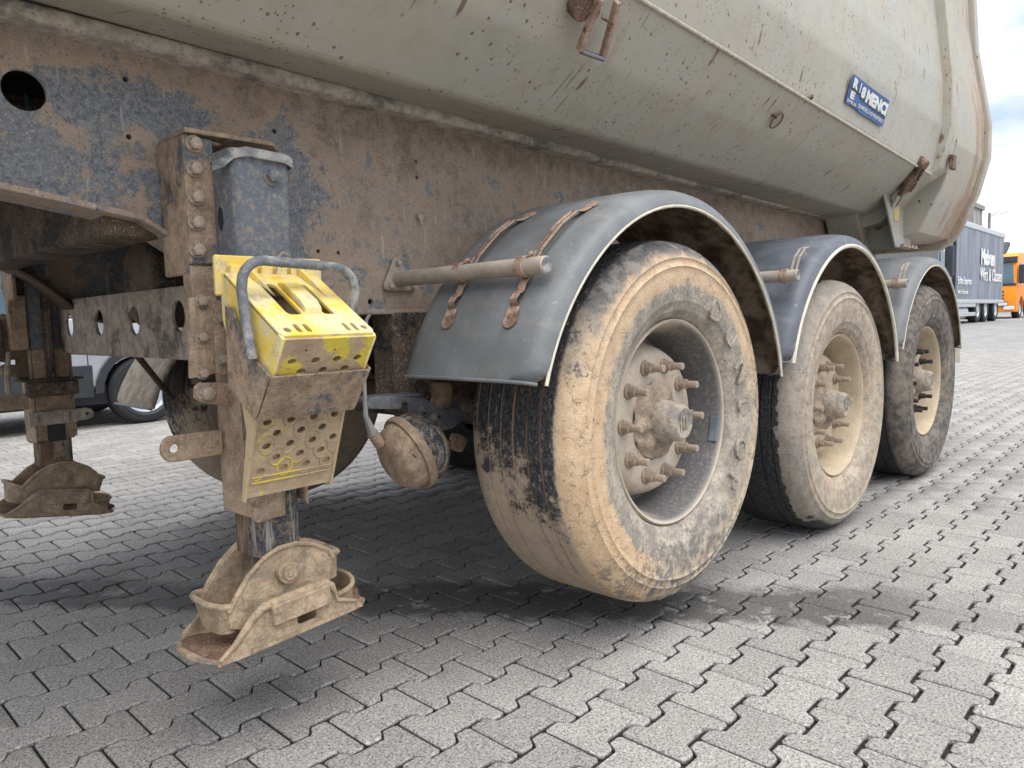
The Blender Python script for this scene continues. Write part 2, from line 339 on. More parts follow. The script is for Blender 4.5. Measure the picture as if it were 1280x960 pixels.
# ------------------------------------------------------------------ mesh builder
def frame(d):
    d = Vector(d).normalized(); a = Vector((0, 0, 1)) if abs(d.z) < .9 else Vector((1, 0, 0))
    u = d.cross(a).normalized(); return d, u, d.cross(u).normalized()
class MB:
    def __init__(s): s.v = []; s.f = []
    def add(s, vs, fs):
        k = len(s.v); s.v += [tuple(x) for x in vs]; s.f += [[k+i for i in f] for f in fs]; return s
    def box(s, x0, x1, y0, y1, z0, z1):
        return s.add([(x0, y0, z0), (x1, y0, z0), (x1, y1, z0), (x0, y1, z0), (x0, y0, z1), (x1, y0, z1), (x1, y1, z1), (x0, y1, z1)],
                     [(0, 3, 2, 1), (4, 5, 6, 7), (0, 1, 5, 4), (1, 2, 6, 5), (2, 3, 7, 6), (3, 0, 4, 7)])
    def plate(s, o, u, v, poly, t, holes=()):
        """flat plate: polygon in the (u, v) plane through o, thickness t along u x v"""
        o = Vector(o); u = Vector(u).normalized(); v = Vector(v).normalized(); nn = u.cross(v).normalized()*t
        loops = [list(poly)] + [list(h) for h in holes]
        flat = [p for l in loops for p in l]; N = len(flat)
        A = [o+u*p[0]+v*p[1] for p in flat]; vs = A + [a+nn for a in A]
        tris = tessellate_polygon([[Vector((p[0], p[1], 0)) for p in l] for l in loops]) if holes or len(poly) > 4 else [tuple(range(len(poly)))]
        fs = []
        for t_ in tris: fs.append(list(t_)); fs.append([i+N for i in reversed(t_)])
        k = 0
        for l in loops:
            n = len(l)
            for i in range(n): fs.append([k+i, k+(i+1) % n, k+(i+1) % n+N, k+i+N])
            k += n
        return s.add(vs, fs)
    def xz(s, poly, y0, y1, holes=()):   # plate in the XZ plane between y0 and y1
        return s.plate((0, y0, 0), (0, 0, 1), (1, 0, 0), [(p[1], p[0]) for p in poly], y1-y0, [[(q[1], q[0]) for q in h] for h in holes])
    def yz(s, poly, x0, x1, holes=()):
        return s.plate((x0, 0, 0), (0, 1, 0), (0, 0, 1), poly, x1-x0, holes)
    def xy(s, poly, z0, z1, holes=()):
        return s.plate((0, 0, z0), (1, 0, 0), (0, 1, 0), poly, z1-z0, holes)
    def cyl(s, p0, p1, r0, r1=None, n=20, cap=True):
        r1 = r0 if r1 is None else r1; p0 = Vector(p0); p1 = Vector(p1); d, u, v = frame(p1-p0); vs = []
        for p, r in ((p0, r0), (p1, r1)):
            for i in range(n): a = 2*PI*i/n; vs.append(p+u*(r*math.cos(a))+v*(r*math.sin(a)))
        fs = [[i, (i+1) % n, (i+1) % n+n, i+n] for i in range(n)]
        if cap: fs += [list(range(n))[::-1], list(range(n, 2*n))]
        return s.add(vs, fs)
    def tube(s, pts, r, n=10, closed=False):
        pts = [Vector(p) for p in pts]; N = len(pts); vs = []; prev = None
        for i, p in enumerate(pts):
            a = pts[(i-1) % N] if closed or i else p; b = pts[(i+1) % N] if closed or i < N-1 else p
            d = (b-a).normalized()
            if prev is None: _, u, _ = frame(d)
            else: u = (prev-d*prev.dot(d)).normalized()
            prev = u; v = d.cross(u)
            rr = r[i] if isinstance(r, (list, tuple)) else r
            for k in range(n): t = 2*PI*k/n; vs.append(p+u*(rr*math.cos(t))+v*(rr*math.sin(t)))
        fs = []
        for i in range(N if closed else N-1):
            j = (i+1) % N
            for k in range(n): fs.append([i*n+k, i*n+(k+1) % n, j*n+(k+1) % n, j*n+k])
        if not closed: fs += [list(range(n))[::-1], list(range((N-1)*n, N*n))]
        return s.add(vs, fs)
    def lathe(s, prof, o=(0, 0, 0), d=(0, 1, 0), n=64, closed=False):
        """prof: (radius, height along d)"""
        o = Vector(o); d, u, v = frame(d); vs = []; m = len(prof)
        for i in range(n):
            a = 2*PI*i/n; e = u*math.cos(a)+v*math.sin(a)
            for r, h in prof: vs.append(o+e*max(r, 1e-4)+d*h)
        fs = []
        for i in range(n):
            j = (i+1) % n
            for k in range(m if closed else m-1): q = (k+1) % m; fs.append([i*m+k, i*m+q, j*m+q, j*m+k])
        return s.add(vs, fs)
    def bolt(s, p, d, r=.012, h=.009, washer=True):
        p = Vector(p); d = Vector(d).normalized()
        if washer: s.cyl(p, p+d*h*.3, r*1.35, n=14)
        s.cyl(p+d*h*.3, p+d*(h*1.3), r, r*.96, n=6); return s.cyl(p+d*h*1.28, p+d*h*1.42, r*.8, r*.6, n=12)
    def build(s, name, mat, parent=None, pivot=None, bevel=0, seg=1, ang=32, smooth=True, recalc=True):
        me = bpy.data.meshes.new(name)
        V = np.array(s.v, float)
        if pivot is None: pivot = (V.min(0)+V.max(0))/2
        pivot = Vector(pivot)
        bm = bmesh.new(); vv = [bm.verts.new(Vector(x)-pivot) for x in s.v]
        for f in s.f:
            try: bm.faces.new([vv[i] for i in f])
            except ValueError: pass
        if recalc: bmesh.ops.recalc_face_normals(bm, faces=bm.faces)
        if bevel:
            ed = [e for e in bm.edges if len(e.link_faces) == 2 and e.calc_face_angle(0) > R(ang)]
            bmesh.ops.bevel(bm, geom=ed, offset=bevel, segments=seg, affect='EDGES', clamp_overlap=True, profile=.5)
        if smooth:
            for f in bm.faces: f.smooth = True
        bm.to_mesh(me); bm.free()
        if smooth: me.set_sharp_from_angle(angle=R(ang))
        for m_ in (mat if isinstance(mat, list) else [mat]): me.materials.append(MT[m_] if isinstance(m_, str) else m_)
        ob = bpy.data.objects.new(name, me); COL.objects.link(ob)
        place(ob, pivot, parent); return ob
ORG = {}
def place(ob, pivot, parent):
    ORG[ob.name] = Vector(pivot)
    if parent is not None:
        ob.parent = parent; ob.location = Vector(pivot)-ORG[parent.name]
    else: ob.location = pivot
def empty(name, loc, parent=None):
    o = bpy.data.objects.new(name, None); COL.objects.link(o); o.empty_display_size = .2; place(o, Vector(loc), parent); return o
def tag(o, label=None, cat=None, group=None, kind=None):
    if label: o['label'] = label
    if cat: o['category'] = cat
    if group: o['group'] = group
    if kind: o['kind'] = kind
    return o
def kids(o): return [c for c in bpy.data.objects if c.parent == o]
def copy_tree(o, parent=None, loc=None):
    c = o.copy(); COL.objects.link(c)
    if parent is not None: c.parent = parent
    if loc is not None: c.location = loc
    for k in kids(o): copy_tree(k, c)
    return c
def ell(cx, cy, rx, ry, n=14, a0=0): return [(cx+rx*math.cos(a0+2*PI*i/n), cy+ry*math.sin(a0+2*PI*i/n)) for i in range(n)]
def rrect(x0, x1, y0, y1, r, n=4):
    out = []
    for cx, cy, a in ((x1-r, y1-r, 0), (x0+r, y1-r, 90), (x0+r, y0+r, 180), (x1-r, y0+r, 270)):
        for i in range(n+1): t = R(a+90*i/n); out.append((cx+r*math.cos(t), cy+r*math.sin(t)))
    return out
def text_mesh(name, txt, size, mat, parent, o, u, v, ext=.0015, bold=0.0, fit=None):
    """lettering: origin o (world), u = reading direction, v = up"""
    cu = bpy.data.curves.new('tmp', 'FONT'); cu.body = txt; cu.size = size; cu.extrude = ext; cu.offset = bold; cu.resolution_u = 2
    to = bpy.data.objects.new('tmp', cu); COL.objects.link(to)
    me = bpy.data.meshes.new_from_object(to); bpy.data.objects.remove(to); bpy.data.curves.remove(cu)
    if fit:
        xs_ = [q.co.x for q in me.vertices]; ys_ = [q.co.y for q in me.vertices]
        for q in me.vertices: q.co.x = (q.co.x-min(xs_))/(max(xs_)-min(xs_))*fit[0]; q.co.y = (q.co.y-min(ys_))/(max(ys_)-min(ys_))*fit[1]
    u = Vector(u).normalized(); v = Vector(v).normalized(); nn = u.cross(v)
    me.transform(Matrix(((u.x, v.x, nn.x, 0), (u.y, v.y, nn.y, 0), (u.z, v.z, nn.z, 0), (0, 0, 0, 1))))
    me.name = name; me.materials.clear(); me.materials.append(mat if not isinstance(mat, str) else MT[mat])
    ob = bpy.data.objects.new(name, me); COL.objects.link(ob); place(ob, Vector(o), parent); return ob

# ------------------------------------------------------------------ ground
X0, X1, Y0, Y1 = -5.6, 16.0, -4.2, 11.4
joint = NT('joint_grit', 'World'); _c = joint.mix(joint.step(joint.noise(60), .4, .65), (.014, .013, .012), (.040, .037, .033))
MT['joint'] = joint.out(_c, .95, bump=joint.noise(90), dist=.003)
pave = MB().box(X0, X1, Y0, Y1, -.06, -.0135).build('pavement', 'joint', pivot=(0, 0, 0), smooth=False)
tag(pave, 'yard of grey interlocking concrete pavers', kind='structure')
# paver outline (bone shaped), 0.2 long, joints 3.5 mm
PW, NW, HL = .0762, .0582, .1
PITX, PITY, AX, AY = .1992, .1385, -1.294, -.525
def paver_outline(g=.0048):
    w_, n_ = (PITY/2+.0150)-g, (PITY/2-.0150)-g; h = PITX/2-.0030
    a = [(-h+.007, w_), (-.062, w_), (-.057, w_-.003), (-.043, n_+.003), (-.038, n_), (.038, n_), (.043, n_+.003), (.057, w_-.003), (.062, w_), (h-.007, w_), (h, w_-.006)]
    return a + [(h, -w_+.006)] + [(x, -y) for x, y in a[:-1]][::-1] + [(-h, -w_+.006), (-h, w_-.006)]
OUT = paver_outline()
def paver_geo(bev=.0045, dep=.016):
    n = len(OUT); top = [(x*(1-bev/.1), y*(1-bev/.072), 0) for x, y in OUT]
    vs = top + [(x, y, -bev*.8) for x, y in OUT] + [(x, y, -dep) for x, y in OUT]
    fs = [list(range(n))]
    for l in (0, 1):
        for i in range(n): fs.append([l*n+i, l*n+n+i, l*n+n+(i+1) % n, l*n+(i+1) % n])
    return np.array(vs), fs
PV, PF = paver_geo()
cells = []
for j in range(int((Y0-AY)/PITY)+1, int((Y1-AY)/PITY)):
    off = 0 if j % 2 == 0 else PITX/2
    for i in range(int((X0-AX)/PITX), int((X1-AX)/PITX)):
        x = AX+PITX/2+i*PITX+off; y = AY+j*PITY
        if x-.1 < X0 or x+.1 > X1: continue
        cells.append((x, y))
def onscreen(x, y):
    v = Vector((x, y, 0))-CAM; z = v.dot(_f)
    if z < .3: return False
    uu = 640+FPX*v.dot(_r)/z; vv_ = 480+FPX*v.dot(_d)/z
    return -30 < uu < 1310 and vv_ < 990
near = sorted([c for c in cells if onscreen(*c)], key=lambda c: (Vector((c[0], c[1], 0))-CAM).length)[:300]
ns_ = set(near)
pm = bpy.data.meshes.new('paver')
pm.from_pydata([tuple(v) for v in PV], [], PF); pm.materials.append(MT['paver']); pm.update()
rs = random.Random(3)
for (x, y) in near:
    p_ = bpy.data.objects.new('paver', pm); COL.objects.link(p_); p_.parent = pave
    p_.location = (x, y, rs.uniform(-.0012, .0012)); p_.rotation_euler = (rs.uniform(-.006, .006), rs.uniform(-.006, .006), rs.choice((0, PI))+rs.uniform(-.004, .004))
rest = [c for c in cells if c not in ns_]
nr = len(rest); rg = np.random.default_rng(5)
c_ = np.array(rest); tilt = rg.uniform(-.006, .006, (nr, 2)); rz = rg.uniform(-.006, .006, nr)
A = np.repeat(PV[None], nr, 0); a_x = A[..., 0]-rz[:, None]*A[..., 1]; a_y = A[..., 1]+rz[:, None]*A[..., 0]
zz = A[..., 2]+tilt[:, :1]*A[..., 0]+tilt[:, 1:]*A[..., 1]+rg.uniform(-.0012, .0012, nr)[:, None]
VV = np.stack([a_x+c_[:, :1], a_y+c_[:, 1:], zz], -1).reshape(-1, 3); nv = len(PV)
lens = [len(f) for f in PF]; flat = np.array([i for f in PF for i in f])
me = bpy.data.meshes.new('paver_field'); me.vertices.add(len(VV)); me.vertices.foreach_set('co', VV.ravel())
me.loops.add(nr*len(flat)); me.loops.foreach_set('vertex_index', (flat[None]+np.arange(nr)[:, None]*nv).ravel())
me.polygons.add(nr*len(PF)); st = np.concatenate([[0], np.cumsum(lens)[:-1]])
me.polygons.foreach_set('loop_start', (st[None]+np.arange(nr)[:, None]*len(flat)).ravel())
me.update(calc_edges=True); at_ = me.attributes.new('rnd', 'FLOAT', 'FACE'); at_.data.foreach_set('value', np.repeat(rg.random(nr), len(PF)).astype(np.float32))
me.materials.append(MT['paverfar']); pf = bpy.data.objects.new('paver_field', me); COL.objects.link(pf); pf.parent = pave; pf['kind'] = 'stuff'
# the yard beyond, same paving seen too small to tell apart, rising gently
fy = NT('distant_paving', 'World'); X = fy.xyz()
_c = fy.mix(fy.step(fy.noise(2.5, 6, .65), .35, .65), (.22, .212, .20), (.275, .264, .25))
row = fy.math('PINGPONG', fy.math('ADD', X[1], 0), PITY/2)
_c = fy.mix(fy.step(row, .008, .002, 0, .5), _c, (.10, .095, .09))
_c = fy.mix(fy.step(fy.noise(.35, 5), .5, .75, 0, .35), _c, (.20, .19, .18))
MT['yard'] = fy.out(_c, .85, bump=fy.noise(40), dist=.004)
def gz(x): t = min(max((x-X1)/8, 0), 1); return .35*t*t*(3-2*t)
b = MB(); xs = [-250, X0]+[X1]+[X1+1+i for i in range(10)]+[60, 300]
def strip(xa, xb, ya, yb, za, zb): b.add([(xa, ya, za), (xb, ya, zb), (xb, yb, zb), (xa, yb, za)], [(0, 1, 2, 3)])
strip(-250, X0, -250, 300, -.002, -.002); strip(X0, X1, -250, Y0+.02, -.002, -.002); strip(X0, X1, Y1-.12, 300, -.002, -.002)
xr = [X1-.1]+[X1+i*.8 for i in range(1, 11)]+[60, 400]
for a_, c2 in zip(xr[:-1], xr[1:]): strip(a_, c2, -250, 300, gz(a_)-.002, gz(c2)-.002)
yd = b.build('yard_ground', 'yard', pivot=(0, 0, 0), smooth=False, recalc=False); tag(yd, 'paved yard stretching away behind the trailer', kind='structure')

# ------------------------------------------------------------------ the trailer
T = empty('tipper_semi_trailer', (-1.3, 1.25, 0))
tag(T, 'dirty grey-beige half-pipe tipper semi-trailer with three axles and rusty chassis', 'semi-trailer')
XF, XB = -7.5, 2.25
# --- tipping body: half pipe of flat facets, slightly tapering toward the rear
def prof(x):
    t = (x+2)/3.0
    lerp = lambda a, c: a+(c-a)*min(max(t, -1.6), 1.3)
    return [(.74, lerp(1.545, 1.485)), (.62, lerp(1.538, 1.462)), (.36, lerp(1.500, 1.474)), (.17, lerp(1.628, 1.585)), (.05, lerp(1.78, 1.66)),
            (.0, lerp(1.93, 1.90)), (.0, 2.12), (.05, 2.55), (.09, 2.95), (.09, 3.05), (.04, 3.05), (.04, 3.13), (.14, 3.13)]
b = MB(); xs = [XF+(1.5-XF)*i/16 for i in range(17)]
for i, x in enumerate(xs):
    pr = prof(x); pr = pr+[(2.5-y, z) for y, z in reversed(pr)]
    b.v += [(x, y, z) for y, z in pr]; n = len(pr)
    if i:
        for k in range(n-1): b.f.append([(i-1)*n+k, i*n+k, i*n+k+1, (i-1)*n+k+1])
        b.f.append([(i-1)*n+n-1, i*n+n-1, i*n, (i-1)*n])
b.f.append(list(range(n))); b.f.append([len(b.v)-1-k for k in range(n)])
body = b.build('tipper_body', 'body', T, pivot=(0, 1.25, 1.5), bevel=.018, seg=3, ang=6)
# weld seam along facet C
def fpt(x, k, off=0.0):
    a = prof(x); y, z = a[k]; return Vector((x, y-off, z))
MT['seam'] = plain('weld_bead', (.47, .42, .34), .6, 0, .2, 60, .001)
MB().tube([fpt(x, 4, .003) for x in (-6, -4, -2, 0, 1.0, 1.36)], .006, 8).build('weld_seam', 'seam', body)
def hit(u, v, k):
    """point of facet k (between profile points k and k+1) seen at a pixel"""
    p0, p1, p2 = fpt(-1, k), fpt(-1, k+1), fpt(1, k); nn = (p1-p0).cross(p2-p0); d = ray(u, v)
    q = CAM+d*((p0-CAM).dot(nn)/d.dot(nn)); nn.normalize()
    if nn.dot(d) > 0: nn = -nn
    up = (p1-p0).normalized(); al = (p2-p0).normalized()
    return q, nn, up, al
# --- rear rib and rear end section
def shell(x0, x1, pr, name, mat, bev=.006, closed=True):
    b = MB(); prr = pr+[(2.5-y, z) for y, z in reversed(pr)]; n = len(prr)
    for x in (x0, x1): b.v += [(x, y, z) for y, z in prr]
    for k in range(n): b.f.append([k, n+k, n+(k+1) % n, (k+1) % n])
    b.f.append(list(range(n))); b.f.append([2*n-1-k for k in range(n)])
    return b.build(name, mat, T, bevel=bev, seg=2, ang=15)
nr_ = NT('rusty_body_paint'); _m = nr_.noise(5, 7, .68); _f2 = nr_.noise(60, 4, .65); X = nr_.xyz()
_c = nr_.mix(nr_.step(_m, .3, .7), (.44, .39, .31), (.37, .36, .32))
_g = nr_.math('MULTIPLY_ADD', X[0], .55, nr_.math('MULTIPLY_ADD', nr_.noise(9, 6, .7, vec=nr_.vec(scale=(1.4, 1, .4))), .9, nr_.math('MULTIPLY', X[2], -.10)))
_c = nr_.mix(nr_.step(_g, .50, .66, 0, .85), _c, nr_.mix(_f2, (.24, .145, .09), (.42, .28, .19)))
_c = nr_.mix(nr_.math('MULTIPLY', nr_.step(nr_.vor(30, vec=nr_.vec(scale=(1, .6, .5))), .17, .08), nr_.step(_m, .4, .5)), _c, (.13, .07, .05))
MT['rearpaint'] = nr_.out(_c, .6, bump=_f2, dist=.001, spec=.3)
rib = [(.60, 1.36), (.30, 1.42), (.13, 1.60), (.005, 1.68), (-.045, 1.90), (-.045, 2.12), (.0, 2.55), (.04, 3.0), (.04, 3.12)]
shell(1.36, 1.52, rib, 'body_rib', 'body')
rear = [(.62, 1.34), (.24, 1.335), (.145, 1.36), (.03, 1.60), (-.035, 1.82), (-.035, 2.05), (.03, 2.42), (.06, 2.62), (.085, 3.05)]
shell(1.521, 2.18, rear, 'rear_section', 'rearpaint', .008)
gate = [(.60, 1.30), (.20, 1.295), (.11, 1.36), (-.005, 1.62), (-.06, 1.84), (-.06, 2.04), (.02, 2.5), (.06, 3.08)]
shell(2.181, 2.26, gate, 'tailgate', 'rearpaint', .008)
# bracket under the body, with its small yellow plate
b = MB()
b.xz([(1.16, 1.565), (1.38, 1.275), (1.66, 1.275), (1.66, 1.60)], .225, .237)
b.box(1.14, 1.60, .19, .40, 1.566, 1.580); b.yz([(.2375, 1.56), (.2375, 1.28), (.60, 1.28), (.60, 1.56)], 1.50, 1.512)
b.xz([(1.20, 1.55), (1.40, 1.28), (1.48, 1.28), (1.48, 1.55)], .40, .58)
br = b.build('hinge_bracket', 'body', T, bevel=.003)
MT['yplate'] = plain('yellowed_plate', (.62, .48, .22), .5, 0, .2, 60)
MB().box(1.33, 1.42, .2205, .2245, 1.42, 1.51).build('data_plate', 'yplate', br)
for i in range(4): MB().bolt((1.40+i*.07, .19, 1.272), (0, 0, 1), .016, .014).build('bolt', 'bolt', br)
# rear latch on the body (chain tensioner), eyelets, ring, stay handle, sticker
MT['rustdark'] = mud_metal('dark_rust', mud=(.20, .12, .085), under=(.07, .045, .035), cover=.42, rustamt=.55, bump=.004)
q, nn, up, al = hit(1143, 203, 3)
s0 = q+nn*.012; dd = (hit(1127, 232, 3)[0]-q).normalized(); sdv = nn.cross(dd).normalized()
b = MB(); b.cyl(s0-nn*.01, s0+nn*.045, .045, n=20)
b.plate(s0-sdv*.045, dd, sdv, [(0, 0), (.20, .01), (.20, .08), (0, .09)], .03)
lt = b.build('latch', 'rustdark', body, bevel=.004)
MB().plate(s0+dd*.16-sdv*.035, dd, sdv, rrect(0, .17, 0, .07, .012), .014, [rrect(.015, .155, .034, .06, .008)]).build('latch_plate', 'body', lt)
MB().tube([s0+nn*.05+dd*(i*.012)+sdv*(.012*math.sin(i*2.4)) for i in range(14)], .006, 6).build('chain', 'rustdark', lt)
for (u, v, k) in ((1176, 205, 4),):
    q, nn, up, al = hit(u, v, k); b = MB(); b.box(q.x-.03, q.x+.03, q.y-.02-.05, q.y-.045, q.z-.04, q.z+.04); b.build('rib_eye', 'rustdark', body, bevel=.005)
q, nn, up, al = hit(965, 143, 3)
c0 = q+nn*.016+al*.03-up*.01; b = MB()
b.tube([c0+(al*math.cos(t)+up*math.sin(t))*.03 for t in [2*PI*i/20 for i in range(20)]], .0035, 7, closed=True)
b.tube([q-al*.01+nn*.004, q+nn*.02, q+al*.02+nn*.004], .006, 7); b.build('ring', 'rustdark', body)
q, nn, up, al = hit(1003, 127, 3)
MB().tube([q-up*.03+nn*.004, q+up*.02+nn*.01, q+up*.035+al*.012+nn*.012, q+up*.03+al*.028+nn*.01, q+up*.01+al*.03+nn*.004], .004, 7).build('hook', 'rustdark', body)
# tensioner handle hanging at the top edge
q, nn, up, al = hit(737, 32, 3)
def hp(u, v, o_): r_ = hit(u, v, 3); return r_[0]+r_[1]*o_
b = MB()
def bar(b, a, c, w_, t_, nn):
    d = (c-a).normalized(); s_ = nn.cross(d).normalized()
    b.plate(a-s_*w_/2-nn*t_/2, d, s_, [(0, 0), ((c-a).length, 0), ((c-a).length, w_), (0, w_)], t_)
for pts in ([(738, -12), (722, 28), (713, 53)], [(760, -8), (751, 28), (742, 62)]):
    for a, c in zip(pts[:-1], pts[1:]): bar(b, hp(*a, .04), hp(*c, .04), .014, .02, nn)
lv = b.build('tensioner_lever', 'rust', body, bevel=.002)
MB().cyl(hp(714, 53, .045), hp(742, 63, .045), .007, n=12).build('roller', plain('bright_roller', (.25, .25, .27), .3, .8), lv)
b = MB(); b.cyl(hp(723, 3, .0), hp(723, 3, .03), .035, n=18); b.cyl(hp(733, 8, .0), hp(733, 8, .035), .02, n=14); b.cyl(hp(738, 10, .05), hp(752, 18, .05), .004, n=8)
b.build('pivot', 'rustdark', lv, bevel=.003)
# sticker
MT['blue'] = plain('blue_sticker', (.02, .09, .28), .45, 0, .35, 30)
MT['white'] = plain('white_print', (.75, .75, .72), .5, 0, .15, 60)
MT['torn'] = plain('torn_sticker_dark', (.05, .055, .045), .7, 0, .4, 50)  # dark strips where the sticker is torn
q0 = hit(1055, 128, 4)[0]; q1 = hit(1102, 157, 4)[0]; q2 = hit(1067, 93, 4)[0]; _, nn, up, al = hit(1080, 125, 4)
W_ = (q1-q0).dot(al); H_ = (q2-q0).dot(up)
ed = [(0, 0), (W_*.3, .004), (W_*.32, -.003), (W_, 0), (W_+.002, H_*.6), (W_*.99, H_), (W_*.5, H_*.985), (.004, H_*1.0), (-.002, H_*.5)]
stk = MB().plate(q0+nn*.0045, al, up, ed, .0012).build('sticker', 'blue', body, smooth=False)
def st_text(t, x0, y0, x1, y1, bold=0):
    text_mesh('sticker_lettering', t, .1, 'white', stk, q0+nn*.0075+al*(W_*x0)+up*(H_*y0), al, up, .0004, bold, (W_*(x1-x0), H_*(y1-y0)))
st_text('MENCI', .40, .40, .98, .86, .006); st_text('R', .05, .58, .17, .92, .006); st_text('E', .05, .22, .15, .48, .006)
st_text('I', .215, .56, .235, .90, .004); st_text('8', .27, .46, .37, .86, .006); st_text('GUARDELLA 43 MONTEROT', .28, .10, .97, .24); st_text('EMILIA', .02, .06, .24, .17)
b = MB()
for x0_, y0_, x1_, y1_ in ((.02, .52, .26, .60), (.26, .40, .45, .47), (.44, .34, .98, .40)):
    b.plate(q0+nn*.0062, al, up, [(W_*x0_, H_*y0_), (W_*x1_, H_*(y0_-.03)), (W_*x1_*.98, H_*y1_), (W_*x0_*1.1, H_*(y1_+.02))], .0006)
b.build('sticker_tear', 'torn', stk)

# --- chassis beams
def ctop(x): return 1.508-.012*(x+1.13)
TOPW = [(x, ctop(x)-.02) for x in (XB, -1, -2.5, XF)]
LOW = [(XF, 1.27), (-3.6, 1.262), (-2.80, 1.205), (-2.56, 1.168), (-2.465, 1.111), (-2.32, .985), (-2.22, .962), (-1.0, .955), (XB, .935)]
def circ(u, v, r, Y=.6, n=16):
    p_ = PY(u, v, Y); return [(p_.x+r*math.cos(2*PI*i/n), p_.z+r*math.sin(2*PI*i/n)) for i in range(n)]
holes = [circ(30, 113, .0385, n=28)] + [circ(u, v, r) for u, v, r in ((157, 99, .006), (161, 171, .006), (343, 164, .0055), (520, 202, .0055), (521, 222, .0055), (398, 314, .0055), (423, 316, .0055), (463, 377, .0085), (524, 223+48, .004))]
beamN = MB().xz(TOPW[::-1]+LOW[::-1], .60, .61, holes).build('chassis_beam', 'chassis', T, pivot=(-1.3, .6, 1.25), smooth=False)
# flanges of the beam: built as strips with depth
def flange(name, pts, y0, y1, t, mat, up=True, par=None, bev=.003):
    b = MB(); n = len(pts)
    b.v += [(x, y0, z) for x, z in pts]+[(x, y1, z) for x, z in pts]+[(x, y0, z+t) for x, z in pts]+[(x, y1, z+t) for x, z in pts]
    for i in range(n-1):
        b.f += [[i, i+1, n+i+1, n+i], [2*n+i, 3*n+i, 3*n+i+1, 2*n+i+1], [i, 2*n+i, 2*n+i+1, i+1], [n+i, n+i+1, 3*n+i+1, 3*n+i]]
    b.f += [[0, n, 3*n, 2*n], [n-1, 3*n-1, 4*n-1, 2*n-1]]
    return b.build(name, mat, par or T, bevel=bev, seg=3)
flange('bottom_flange', [(x, z-.014) for x, z in LOW], .572, .70, .014, 'chassis', par=beamN)
topn = flange('top_flange', [(x, z) for x, z in TOPW[::-1]], .545, .70, .034, 'rail', par=beamN, bev=.012)
flange('body_rest', [(x, z+.035) for x, z in TOPW[::-1]], .58, .68, .012, 'black', par=beamN, bev=.002)
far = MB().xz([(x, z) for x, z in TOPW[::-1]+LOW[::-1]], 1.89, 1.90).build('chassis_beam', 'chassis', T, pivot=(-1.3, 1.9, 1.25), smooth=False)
flange('bottom_flange', [(x, z-.014) for x, z in LOW], 1.80, 1.928, .014, 'dark', par=far)
flange('top_flange', TOPW[::-1], 1.80, 1.955, .034, 'rail', par=far)
# hub of small things on the web
b = MB(); pc = PY(523, 275, .6); b.cyl((pc.x, .6, pc.z+.008), (pc.x, .588, pc.z+.008), .010, n=14); b.tube([(pc.x, .59, pc.z), (pc.x+.002, .586, pc.z-.015)], .003, 6); b.build('web_stud', 'tube', beamN)
# pipe and cable seen through the big hole
b = MB(); b.cyl((-3.4, .80, 1.435), (-2.0, .80, 1.40), .014, n=14); b.cyl((-3.4, .78, 1.40), (-2.0, .78, 1.375), .011, n=14); b.build('air_line', 'dark', T)
b = MB(); b.tube([(-2.70+.004*math.cos(t), .795+.03*math.cos(t), 1.40+.033*math.sin(t)) for t in [2*PI*i/16 for i in range(16)]], .004, 6, closed=True); b.build('cable_tie', plain('blue_tie', (.05, .12, .16)), T)
for k_, (y_, z_, r_, x0_, x1_) in enumerate(((.72, 1.18, .008, -2.5, 1.6), (.70, 1.215, .006, -2.5, 1.6), (.74, 1.24, .010, -1.9, 1.9), (1.0, 1.0, .009, -2.2, -.9))):
    pts_ = [(x0_+(x1_-x0_)*i/12, y_+.02*math.sin(i*1.7+k_), z_-.03*abs(math.sin(i*.9+k_))) for i in range(13)]
    MB().tube(pts_, r_, 8).build('air_hose', 'black', T)
for x_ in (-1.75, -.45, .85):
    MB().tube([(x_, .70, 1.16), (x_+.05, .62, 1.02), (x_+.04, .60, .88), (x_+.12, .62, .76), (x_+.2, .66, .70)], .009, 8).build('air_hose', 'black', T)
# cross members
b = MB(); b.yz([(.612, 1.12), (1.888, 1.135), (1.888, 1.30), (.612, 1.36)], -2.62, -2.50); b.build('crossmember', 'dark', T, bevel=.012, seg=2)
for x in (-.6, .75, 1.9): MB().box(x-.06, x+.06, .612, 1.888, 1.1, 1.3).build('crossmember', 'dark', T, bevel=.01)
MB().cyl((-2.35, 1.20, 1.06), (-1.55, 1.20, 1.06), .135, n=36).build('air_tank', 'dark', T, bevel=.02, seg=3)
b = MB()
for x in (-2.28, -1.7): b.lathe([(.1365, -.02), (.141, -.018), (.141, .018), (.1365, .02)], (x, 1.2, 1.06), (1, 0, 0), 36)
tag(b.build('tank_strap', 'dark', T), kind='stuff')
MB().box(-6.0, 1.3, .9, 1.6, 1.36, 1.42).build('body_floor_channel', 'dark', T)
# perforated cross tie between the legs
hl = [(gx_.y, gx_.z) for gx_ in [PX(u, v, -2.35) for u, v in ((87, 406), (124, 403), (168, 401), (223, 395))]]
b = MB(); b.yz([(.56, .835), (1.97, .845), (2.0, .87), (2.0, 1.015), (1.97, 1.035), (.56, 1.035)], -2.352, -2.340, [ell(y, z, .042, .042, 24) for y, z in hl])
b.box(-2.3395, -2.26, .56, 1.96, .838, .848); b.box(-2.3395, -2.26, .56, 1.96, 1.024, 1.034); ct = b.build('leg_cross_tie', 'beam', T, bevel=.004, seg=2)

